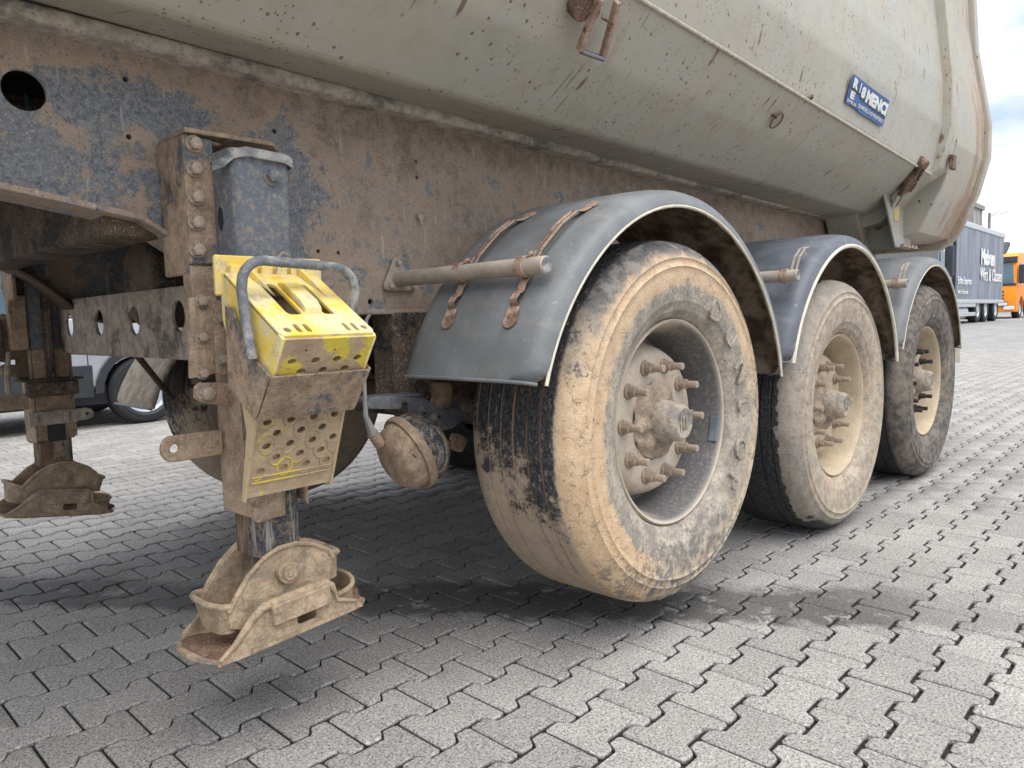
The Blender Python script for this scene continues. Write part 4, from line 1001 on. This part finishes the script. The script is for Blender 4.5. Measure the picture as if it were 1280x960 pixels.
b = MB(); b.lathe([(.097, -.012), (.104, -.014), (.108, -.006), (.108, .002), (.104, .010), (.097, .008)], cc, ax_, 48, closed=True)
b.build('clamp_ring', 'mud', chm)
b = MB(); b.lathe([(.096, -.004), (.100, -.03), (.094, -.06), (.07, -.085), (.03, -.092), (0, -.092)], cc, ax_, 48); b.build('chamber_back', 'legdark', chm, ang=50)
e1 = cc+ax_*.05+Vector((-.045, 0, .055)); b = MB(); b.cyl(e1, e1+Vector((-.03, -.01, .035)), .015, n=12); b.build('hose_fitting', 'mud', chm)
hp0 = e1+Vector((-.03, -.01, .035))
b = MB(); q1 = PY(455, 470, .45); q2 = PY(455, 430, .50); b.tube([hp0-Vector((-.005, 0, .012)), hp0+Vector((-.004, 0, .012)), PY(457, 520, .45), PY(456, 495, .45), q1, PY(453, 450, .48), q2, PY(458, 400, .56), PY(470, 380, .62)], [.013, .011, .0065, .005, .005, .005, .005, .005, .005], 8); b.build('brake_hose', 'hose', T)
text_mesh('stamped_marks', 'K3 LO', .018, 'black', chm, cc+ax_*.0605+Vector((.0, -.052, .042)), Vector((.2, -.85, -.35)), Vector((-.55, -.15, .8)), .0008)

# ------------------------------------------------------------------ mudguards
def fender(cx, cz, Rr, a0, a1, fm, name='mudguard', trim='trim', fl=.75, w_=.455, flat=.03, tr_=.0045):
    F = None
    cross = [(-.052, .004), (-.050, .0), (-.028, .006), (-.016, .018), (-.008, .036), (-.005, .055), (-.002, .075), (0, .12), (.001, .28), (0, .42), (-.004, w_-.008), (-.012, w_)]
    th = .005; n = 110; b = MB(); m = len(cross); bi = MB()
    def rad(a): return Rr+flat*abs(math.cos(a))**5
    def pt(i, k, off):
        a = R(a0)+(R(a1)-R(a0))*i/n; dr, y = cross[k]
        dend = min(i, n-i)/n*R(abs(a1-a0))*Rr
        if dend < .05 and y < .2: y = y+.045*(1-math.sqrt(max(0, 1-(1-dend/.05)**2)))*(1-y/.2)
        return (cx+(rad(a)+dr-off)*math.cos(a), y+(off*.8 if k < 5 else 0), cz+(rad(a)+dr-off)*math.sin(a))
    for i in range(n+1):
        for k in range(m): b.v.append(pt(i, k, 0))
    for i in range(n+1):
        for k in range(m): b.v.append(pt(i, k, th))
    S = (n+1)*m
    for i in range(n):
        for k in range(m-1):
            a = i*m+k; b.f.append([a, a+1, a+m+1, a+m])
        b.f.append([i*m, (i+1)*m, S+(i+1)*m, S+i*m]); b.f.append([i*m+m-1, S+i*m+m-1, S+(i+1)*m+m-1, (i+1)*m+m-1])
    for k in range(m-1):
        b.f.append([k, S+k, S+k+1, k+1]); a = n*m+k; b.f.append([a, a+1, S+a+1, S+a])
    sh = b.build(name, fm, T, pivot=(cx, .2, cz), ang=60)
    for i in range(n+1):
        for k in range(m): bi.v.append(pt(i, k, th))
    for i in range(n):
        for k in range(m-1):
            a = i*m+k; bi.f.append([a, a+1, a+m+1, a+m])
    # crusted inner skin, roughened
    rs2 = random.Random(9)
    bi2 = MB(); 
    for i, v in enumerate(bi.v):
        d = Vector((cx-v[0], 0, cz-v[2])).normalized()*(.0015+rs2.random()*.003); bi2.v.append(tuple(Vector(v)+d))
    bi2.f = bi.f; bi2.build('mud_crust', 'fendin', sh, ang=80)['kind'] = 'stuff'
    a_n = [R(a0)+(R(a1)-R(a0))*i/48 for i in range(49)]
    if trim: MB().tube([(cx+(rad(a)-.0545)*math.cos(a), .003, cz+(rad(a)-.0545)*math.sin(a)) for a in a_n], tr_, 8).build('edge_trim', trim, sh)
    # stiffening bead at both ends
    for a in (R(a0)+.004, R(a1)-.004):
        MB().tube([(cx+(rad(a)+.001+c_[0])*math.cos(a), c_[1], cz+(rad(a)+.001+c_[0])*math.sin(a)) for c_ in cross[2:]], .0045, 8).build('end_bead', fm, sh)
    return sh, rad
F1, rad1 = fender(-1.295, .61, .672, 165.5, 8, 'fender')
F2, rad2 = fender(.045, .60, .645, 167, 7, 'fender2', tr_=.0085)
F3, rad3 = fender(1.33, .585, .625, 166, 9, 'fender')
F1['label'] = 'dusty grey mudguard over the lifted front wheel'; F2['label'] = 'dark blue-grey mudguard over the middle wheel'; F3['label'] = 'grey mudguard over the rear wheel'
# far-side mudguards
for (sh, cx) in ((F1, -1.36), (F2, .045), (F3, 1.33)):
    c = copy_tree(sh); c.location = Vector((cx, 2.3,   .425 if cx < -1 else .6))-ORG[T.name]; c.scale = (1, -1, 1)
    if cx < -1:
        c.data = c.data.copy(); c.data.materials[0] = MT['fenderfar']; c['label'] = 'pale dusty mudguard on the far side'
# stay of the far mudguard
MB().cyl(PY(168, 440, 1.75), PY(214, 497, 2.1), .012, n=10).build('mudguard_stay', 'dark', T)
# bars and straps
def mudbar(cx, x, z, y1, sh, rad, plate=False, straps=((.12,), (.33,)), short=False):
    b = MB(); b.cyl((x, y1, z), (x-.01, .598, z-.003), .0215, n=24)
    br_ = b.build('mudguard_bar', 'tube', T, bevel=.003)
    MB().cyl((x, y1-.001, z), (x, y1+.004, z), .0175, n=20).build('bar_plug', 'galv', br_)
    if plate:
        b = MB(); b.xz([(x-.055, z-.035), (x+.05, z-.038), (x+.055, z-.02), (x-.005, z+.055), (x-.02, z+.058), (x-.06, z-.02)], .585, .597); pl = b.build('bar_flange', 'tube', br_, bevel=.004)
        for dx, dz in ((-.042, -.022), (.04, -.024), (-.012, .043)): MB().bolt((x+dx, .585, z+dz), (0, -1, 0), .008, .009).build('bolt', 'tube', br_)
    for y in straps:
        st_ = MB(); a_ = math.atan2(z-.61, x-cx)
        def sp(a, off, yy): rr = rad(a)+off; return Vector((cx+rr*math.cos(a), yy, (.61)+rr*math.sin(a)))
        def band(pts, ww):
            for (a1, o1), (a2, o2) in zip(pts[:-1], pts[1:]):
                t_ = .004
                st_.add([sp(a1, o1, y-ww), sp(a1, o1, y+ww), sp(a2, o2, y+ww), sp(a2, o2, y-ww), sp(a1, o1+t_, y-ww), sp(a1, o1+t_, y+ww), sp(a2, o2+t_, y+ww), sp(a2, o2+t_, y-ww)],
                        [(0, 1, 2, 3), (7, 6, 5, 4), (0, 4, 5, 1), (3, 2, 6, 7), (0, 3, 7, 4), (1, 5, 6, 2)])
        D = R(1)
        up_ = [(a_-3*D, .018), (a_-6*D, .022), (a_-14*D, .022), (a_-20*D, .018), (a_-22.5*D, .004), (a_-27*D, .0015)]
        dn_ = [(a_+2*D, .012), (a_+4.5*D, .008), (a_+5.5*D, .016), (a_+7*D, .018), (a_+8*D, .006), (a_+11.5*D, .0015)]
        if short: up_ = [(a_-2*D, .02), (a_-5*D, .03), (a_-10*D, .05), (a_-15*D, .045), (a_-18*D, .03)]; dn_ = []
        for w2 in (-.0125, .0125):
            y_s = y; 
            band(up_[:4], .0) if False else None
        # the upper strap is a folded pair of rails joined at the foot
        yk = y
        for w2 in (-.009, .009):
            y = yk+w2; band(up_[:4], .0045)
        y = yk; band(up_[3:], .0125)
        if not short: band(dn_[:5], .012); band(dn_[4:], .018); band([(a_-3.5*D, .012), (a_+2.5*D, .010)], .012)
        if not short: st_.cyl(sp(a_-26.5*D, .001, yk), sp(a_-26.5*D, .0065, yk), .019, n=16); st_.cyl(sp(a_+11*D, .001, yk), sp(a_+11*D, .0065, yk), .021, n=16)
        s1 = st_.build('mudguard_strap', 'tube' if short else 'rust', br_, bevel=.0012)
        b = MB(); b.lathe([(.0222, -.014), (.0262, -.013), (.0262, .013), (.0222, .014)], (x, yk, z), (0, 1, 0), 24, closed=True); b.tube([sp(a_-2.5*D, .035, yk-.012), sp(a_-2.5*D, .05, yk-.018), sp(a_-1*D, .062, yk-.03)], .005, 7)
        b.build('strap_clamp', 'rust', br_, bevel=.001)
mudbar(-1.295, -1.862, 1.048, .042, F1, rad1, True, (.115, .335))
mudbar(.045, -.535, 1.055, -.005, F2, rad2, False, (.045,), short=True)
mudbar(1.33, .775, 1.05, -.005, F3, rad3, False, (.045,), short=True)
# rear bumper end
b = MB(); b.box(2.30, 2.42, .13, 2.37, .565, .69); bp = b.build('rear_bumper', 'dark', T, bevel=.008); b = MB(); b.box(2.30, 2.43, .118, .129, .56, .695); b.build('end_cap', 'tube', bp)
MB().cyl((2.05, .2, .60), (2.28, .2, .62), .05, n=12).build('bumper_mud', 'hub', T, bevel=.01)
b = MB()
for y in (.63, 1.87): b.box(2.10, 2.24, y-.04, y+.04, .5, .95)
b.build('bumper_arm', 'dark', T)

# ------------------------------------------------------------------ background vehicles
MT['silver'] = plain('silver_car_paint', (.52, .55, .60), .25, .35, .03)
MT['clad'] = plain('dark_cladding', (.03, .034, .042), .6)
gl = NT('car_glass'); MT['glass'] = gl.out((.10, .16, .20), .08, 0, spec=.8)
def car(cx, cy):
    C0 = empty('silver_car', (cx, cy, 0)); tag(C0, 'silver car parked beyond the landing legs, dark lower cladding', 'car')
    Y = cy
    side = [(-3.55, .55), (-3.60, .85), (-3.5, 1.0), (-3.2, 1.08), (-2.6, 1.12), (-.2, 1.02), (.55, .92), (.75, .80), (.78, .55), (.55, .52)]
    def arch(x): return [(x+.40*math.cos(t), .33+.40*math.sin(t)) for t in [PI*i/10 for i in range(11)]]
    lower = [(.50, .40)] + [(x, z) for x, z in arch(0)] + [(-.45, .40), (-2.25, .40)] + [(x, z) for x, z in arch(-2.7)] + [(-3.5, .40)]
    poly = [(cx+x, z) for x, z in side]+[(cx+x, z) for x, z in lower]
    MB().xz(poly, Y, Y+1.8).build('body', 'silver', C0, bevel=.03, seg=2, ang=50)
    cab = [(-3.35, 1.05), (-3.0, 1.55), (-2.6, 1.64), (-1.3, 1.64), (-.9, 1.55), (-.15, 1.04)]
    MB().xz([(cx+x, z) for x, z in cab], Y+.13, Y+1.67).build('roof', 'silver', C0, bevel=.05, seg=2, ang=40)
    for ws in ([(-3.05, 1.12), (-2.85, 1.50), (-2.15, 1.56), (-2.15, 1.10)], [(-2.08, 1.10), (-2.08, 1.56), (-1.3, 1.56), (-1.22, 1.09)], [(-1.15, 1.09), (-1.23, 1.55), (-.95, 1.50), (-.32, 1.07)]):
        MB().xz([(cx+x, z) for x, z in ws], Y+.115, Y+.129).build('window', 'glass', C0, bevel=.003)
    b = MB(); b.xz([(cx+x, z) for x, z in [(-2.25, .30), (-2.25, .60), (-.47, .60), (-.47, .30)]], Y-.018, Y-.001)
    for xx in (0, -2.7):
        out_ = [(cx+xx+.46*math.cos(t), .33+.46*math.sin(t)) for t in [PI*i/12 for i in range(13)]]; inn = [(cx+xx+.385*math.cos(t), .33+.385*math.sin(t)) for t in [PI*i/12 for i in range(13)]]
        b.xz(out_+inn[::-1], Y-.022, Y-.002)
    b.build('cladding', 'clad', C0, bevel=.004)
    b = MB()
    for xx in (-1.19, -2.12, -.50): b.box(cx+xx-.004, cx+xx+.004, Y-.003, Y+.002, .60, 1.05)
    tag(b.build('door_gap', 'clad', C0), kind='stuff')
    b = MB()
    for xx in (-1.45, -2.4): b.box(cx+xx-.09, cx+xx+.07, Y-.03, Y-.005, .95, .975)
    b.build('door_handle', 'silver', C0, bevel=.005)
    MB().box(cx-.42, cx-.28, Y-.17, Y-.02, 1.02, 1.14).build('mirror', 'silver', C0, bevel=.03, seg=2)
    MB().box(cx-3.3, cx+.5, Y+.1, Y+1.7, .22, .40).build('underbody', 'clad', C0)
    for xx in (0, -2.7):
        for yy, s in ((Y, 1), (Y+1.8, -1)):
            w_ = empty('wheel', (cx+xx, yy, .33), C0); o_ = Vector((cx+xx, yy, .33))
            MB().lathe([(.22, .02*s), (.25, .0), (.30, .004*s), (.33, .03*s), (.33, .19*s), (.29, .22*s), (.2, .21*s)], o_, (0, 1, 0), 48).build('tyre', 'black', w_)
            b = MB(); b.lathe([(.225, .02*s), (.215, .03*s), (.20, .06*s), (.03, .05*s), (0, .03*s)], o_, (0, 1, 0), 32)
            b.build('rim', 'silver', w_)
    return C0
car(-.44, 6.5)

MT['curtain'] = NT('grey_curtain'); _n = MT['curtain']
MT['curtain'] = _n.out(_n.mix(_n.step(_n.noise(1.2, 4, .6, vec=_n.vec(scale=(3, 1, .4))), .35, .7), (.155, .175, .215), (.26, .28, .33)), .4, bump=_n.noise(3, 2, .5, vec=_n.vec(scale=(3, 1, .15))), dist=.03, spec=.5)
MT['alu'] = plain('aluminium_trim', (.55, .57, .60), .4, .5)
MT['cabgrey'] = plain('grey_cab_paint', (.11, .11, .115), .35)
MT['orange'] = plain('orange_paint', (.88, .30, .012), .4, 0, .05)
MT['orangedk'] = plain('orange_body_panel', (.75, .20, .01), .45, 0, .05)
MT['red'] = plain('red_frame', (.35, .03, .04), .5)
MT['plate'] = plain('number_plate', (.75, .76, .8), .4)
def twheel(par, x, y, z, s=1, r=.5, rimm='alu'):
    w_ = empty('wheel', (x, y, z), par); o_ = Vector((x, y, z))
    MB().lathe([(.29, .03*s), (.36, .0), (r-.05, .01*s), (r, .05*s), (r, .28*s), (r-.06, .32*s)], o_, (0, 1, 0), 40).build('tyre', 'black', w_)
    MB().lathe([(.29, .03*s), (.27, .06*s), (.2, .10*s), (.12, .03*s), (0, .03*s)], o_, (0, 1, 0), 32).build('rim', rimm, w_)
g0 = .35
G = empty('curtain_side_truck', (29, 6.5, g0)); tag(G, 'grey curtain-side lorry with white lettering parked behind the tipper trailer', 'truck')
BY = 5.33
cu = MB()
for i in range(28):     # slightly pleated curtain
    x = 25.86+i*(8.05/28); cu.add([(x, BY+.03, 1.22), (x+.144, BY, 1.22), (x+.2875, BY+.03, 1.22), (x, BY+.03, 3.78), (x+.144, BY, 3.78), (x+.2875, BY+.03, 3.78)], [(0, 1, 4, 3), (1, 2, 5, 4)])
cu.build('curtain', 'curtain', G, recalc=False)
MB().box(25.84, 33.9, BY+.04, BY+2.5, 1.2, 3.95).build('cargo_box', 'curtain', G)
MB().box(25.80, 33.97, BY-.02, BY+2.52, 3.79, 4.0).build('roof_rail', 'alu', G, bevel=.03)
MB().box(25.80, 33.97, BY-.02, BY+2.52, 1.08, 1.22).build('floor_rail', 'alu', G, bevel=.02)
MB().box(25.72, 25.84, BY-.02, BY+2.5, 1.2, 3.95).build('front_wall', 'clad', G, bevel=.02)
MB().box(25.0, 33.5, BY+.6, BY+1.9, .75, 1.06).build('frame', 'clad', G)
for x in (29.7, 31.05, 32.9): twheel(G, x, BY+.05, g0+.5); twheel(G, x, BY+2.45, g0+.5, -1)
twheel(G, 24.6, BY+.05, g0+.5)
b = MB()
for z in (.62, .95): b.box(26.3, 29.0, BY+.0, BY+.05, z, z+.14)
b.build('side_guard', 'alu', G, bevel=.01)
MB().cyl((26.7, BY+.35, .78), (28.2, BY+.35, .78), .28, n=24).build('fuel_tank', 'alu', G, bevel=.03)
cabp = [(23.35, .75), (23.30, 1.5), (23.45, 2.6), (23.65, 3.2), (25.3, 3.45), (25.55, 3.4), (25.55, 1.0), (25.3, 1.0), (25.15, 1.25), (24.9, 1.42), (24.3, 1.42), (24.05, 1.2), (23.95, .75)]
MB().xz(cabp, BY+.02, BY+2.48).build('cab', 'cabgrey', G, bevel=.06, seg=2, ang=50)
MB().xz([(23.62, 2.05), (23.70, 2.75), (24.75, 2.80), (24.75, 1.95)], BY-.0, BY+.03).build('side_window', 'glass', G)
MB().xz([(24.74, 1.85), (23.58, 1.98), (23.68, 2.85), (24.86, 2.88)], BY+.005, BY+.019).build('window_frame', 'alu', G)
MB().box(24.0, 24.25, BY-.32, BY-.08, 1.95, 2.95).build('mirror', 'clad', G, bevel=.03)
MB().box(23.7, 25.5, BY+.08, BY+2.4, 3.35, 3.95).build('roof_fairing', 'alu', G, bevel=.1, seg=2)
def ttext(t, x, z, w, h, bold=0): text_mesh('lettering', t, .5, 'white', G, (x, BY-.012, z), (1, 0, 0), (0, 0, 1), .004, bold, (w, h))
ttext('Mukran', 29.6, 2.55, 2.4, .62, .03); ttext('Wirz & Classen', 29.5, 1.95, 4.0, .50, .006); ttext('Echte Experten', 26.15, 1.68, 2.0, .34, .004); ttext('wirz-classen', 26.15, 1.42, 1.5, .16)

Oo = empty('orange_truck', (42, 7.0, .3)); tag(Oo, 'bright orange lorry with dark windscreen facing the camera behind the grey lorry', 'truck')
x0, ya, yb_ = 39.3, 5.72, 8.2; g1 = .33
fp = [(x0, g1+.35), (x0-.02, g1+1.3), (x0+.05, g1+1.75), (x0+.22, g1+3.0), (x0+.6, g1+3.2), (x0+2.1, g1+3.25), (x0+2.2, g1+1.0), (x0+2.0, g1+.9), (x0+1.9, g1+.9)] + [(x0+1.35+.6*math.cos(t), g1+.5+.62*math.sin(t)) for t in [PI*i/8 for i in range(9)]] + [(x0+.7, g1+.35)]
MB().xz(fp, ya, yb_).build('cab', 'orange', Oo, bevel=.06, seg=2, ang=50)
b = MB(); b.plate((x0+.045, ya+.12, g1+1.72), (0, 1, 0), (.13, 0, 1), [(0, 0), (2.2, 0), (2.12, .98), (.08, .98)], -.03); b.build('windscreen', 'glass', Oo)
b = MB(); b.plate((x0+.03, ya+.02, g1+1.60), (0, 1, 0), (.13, 0, 1), [(0, 0), (2.43, 0), (2.43, .12), (0, .12)], -.03); b.plate((x0+.18, ya+.02, g1+2.72), (0, 1, 0), (.13, 0, 1), [(0, 0), (2.43, 0), (2.43, .28), (0, .28)], -.12); b.build('sun_visor', 'clad', Oo, bevel=.01)
MB().xz([(x0+.55, g1+1.75), (x0+.62, g1+2.75), (x0+1.35, g1+2.8), (x0+1.35, g1+1.6)], ya-.012, ya-.001).build('side_window', 'glass', Oo)
b = MB()
for z in (.95, 1.12, 1.29): b.box(x0-.06, x0-.01, ya+.5, yb_-.3, g1+z, g1+z+.07)
b.box(x0-.07, x0-.02, ya+.35, yb_-.2, g1+.62, g1+.84); b.build('grille', 'clad', Oo)
MB().box(x0-.09, x0-.03, ya+.06, ya+.5, g1+.45, g1+.62).build('headlight', 'plate', Oo, bevel=.02)
MB().box(x0-.10, x0-.075, ya+.35, ya+.95, g1+.66, g1+.80).build('number_plate', 'plate', Oo)
MB().box(x0-.02, x0+.35, ya-.28, ya-.06, g1+1.7, g1+2.6).build('mirror', 'clad', Oo, bevel=.03)
MB().box(x0+2.3, x0+8.5, ya+.02, yb_-.02, g1+1.15, g1+2.2).build('tipping_skip', 'orangedk', Oo, bevel=.02)
MB().box(x0+2.4, x0+8.3, ya+.08, yb_-.1, g1+2.21, g1+2.95).build('load_cover', 'clad', Oo, bevel=.1)
MB().box(x0+2.2, x0+8.3, ya+.5, yb_-.5, g1+.7, g1+1.1).build('frame', 'red', Oo)
for x in (x0+1.35, x0+4.6, x0+6.0): twheel(Oo, x, ya+.03, g1+.5); twheel(Oo, x, yb_-.03, g1+.5, -1)
b = MB(); b.plate((x0+.5, ya+.6, g1+3.27), (0, 1, 0), (1, 0, .5), [(0, 0), (1.4, 0), (1.4, 1.3), (0, 1.3)], .25); b.build('crane_head', 'clad', Oo, bevel=.05)

# tower, mast, hall far behind
tw = NT('weathered_concrete'); MT['conc'] = tw.out(tw.mix(tw.step(tw.noise(1.2, 6, .65, vec=tw.vec(scale=(1, 1, .3))), .35, .65), (.20, .19, .18), (.36, .34, .31)), .9)
c1 = CAM+ray(1210, 270)*60; c2 = CAM+ray(1229, 270)*60
b = MB(); b.box(c1.x-1.5, c1.x+1.6, c2.y+.2, c1.y+2, .3, 8.9); twr = b.build('concrete_tower', 'conc'); tag(twr, 'weathered concrete tower block rising above the grey lorry', 'tower')
MB().box(c1.x-1.65, c1.x+1.75, c2.y+.05, c1.y+2.1, 8.9, 9.25).build('tower_cap', 'conc', None); tc_ = bpy.data.objects['tower_cap']; tc_.parent = twr; tc_.location = tc_.location-twr.location
c3 = CAM+ray(1237, 266)*60
b = MB(); b.cyl((c3.x, c3.y, .3), (c3.x, c3.y, c3.z), .14, .1, n=10); ms = b.build('lamp_mast', 'galv'); tag(ms, 'thin grey mast with bare side arm beside the concrete tower', 'mast')
MB().tube([(c3.x, c3.y, c3.z-.35), (c3.x, c3.y-.5, c3.z-.05), (c3.x+.0, c3.y-.9, c3.z-.15), (c3.x, c3.y-1.3, c3.z+.02)], .035, 6).build('arm', 'galv', ms)
MT['roof'] = plain('slate_roof', (.30, .29, .34), .6, 0, .08)
c4 = CAM+ray(1262, 345)*75; c5 = CAM+ray(1300, 305)*75
b = MB(); b.yz([(c4.y+.9, .3), (c4.y+.9, c4.z+.2), (c4.y-3.5, c5.z+.4), (c4.y-8, c4.z+.2), (c4.y-8, .3)], c4.x, c4.x+30); rf = b.build('far_hall', 'roof'); tag(rf, 'low hall with grey pitched roof behind the orange lorry', 'building')
# long wall of sheds closing the yard at the back
b = MB(); b.box(95, 110, -120, 140, .2, 3.2); hw_ = b.build('storage_shed', 'conc'); tag(hw_, 'long low pale shed closing the far end of the yard', 'building')
b = MB(); b.box(-60, 60, 60, 70, -.1, 3.6); hw_ = b.build('storage_shed', 'conc'); tag(hw_, 'long low shed behind the silver car', 'building')
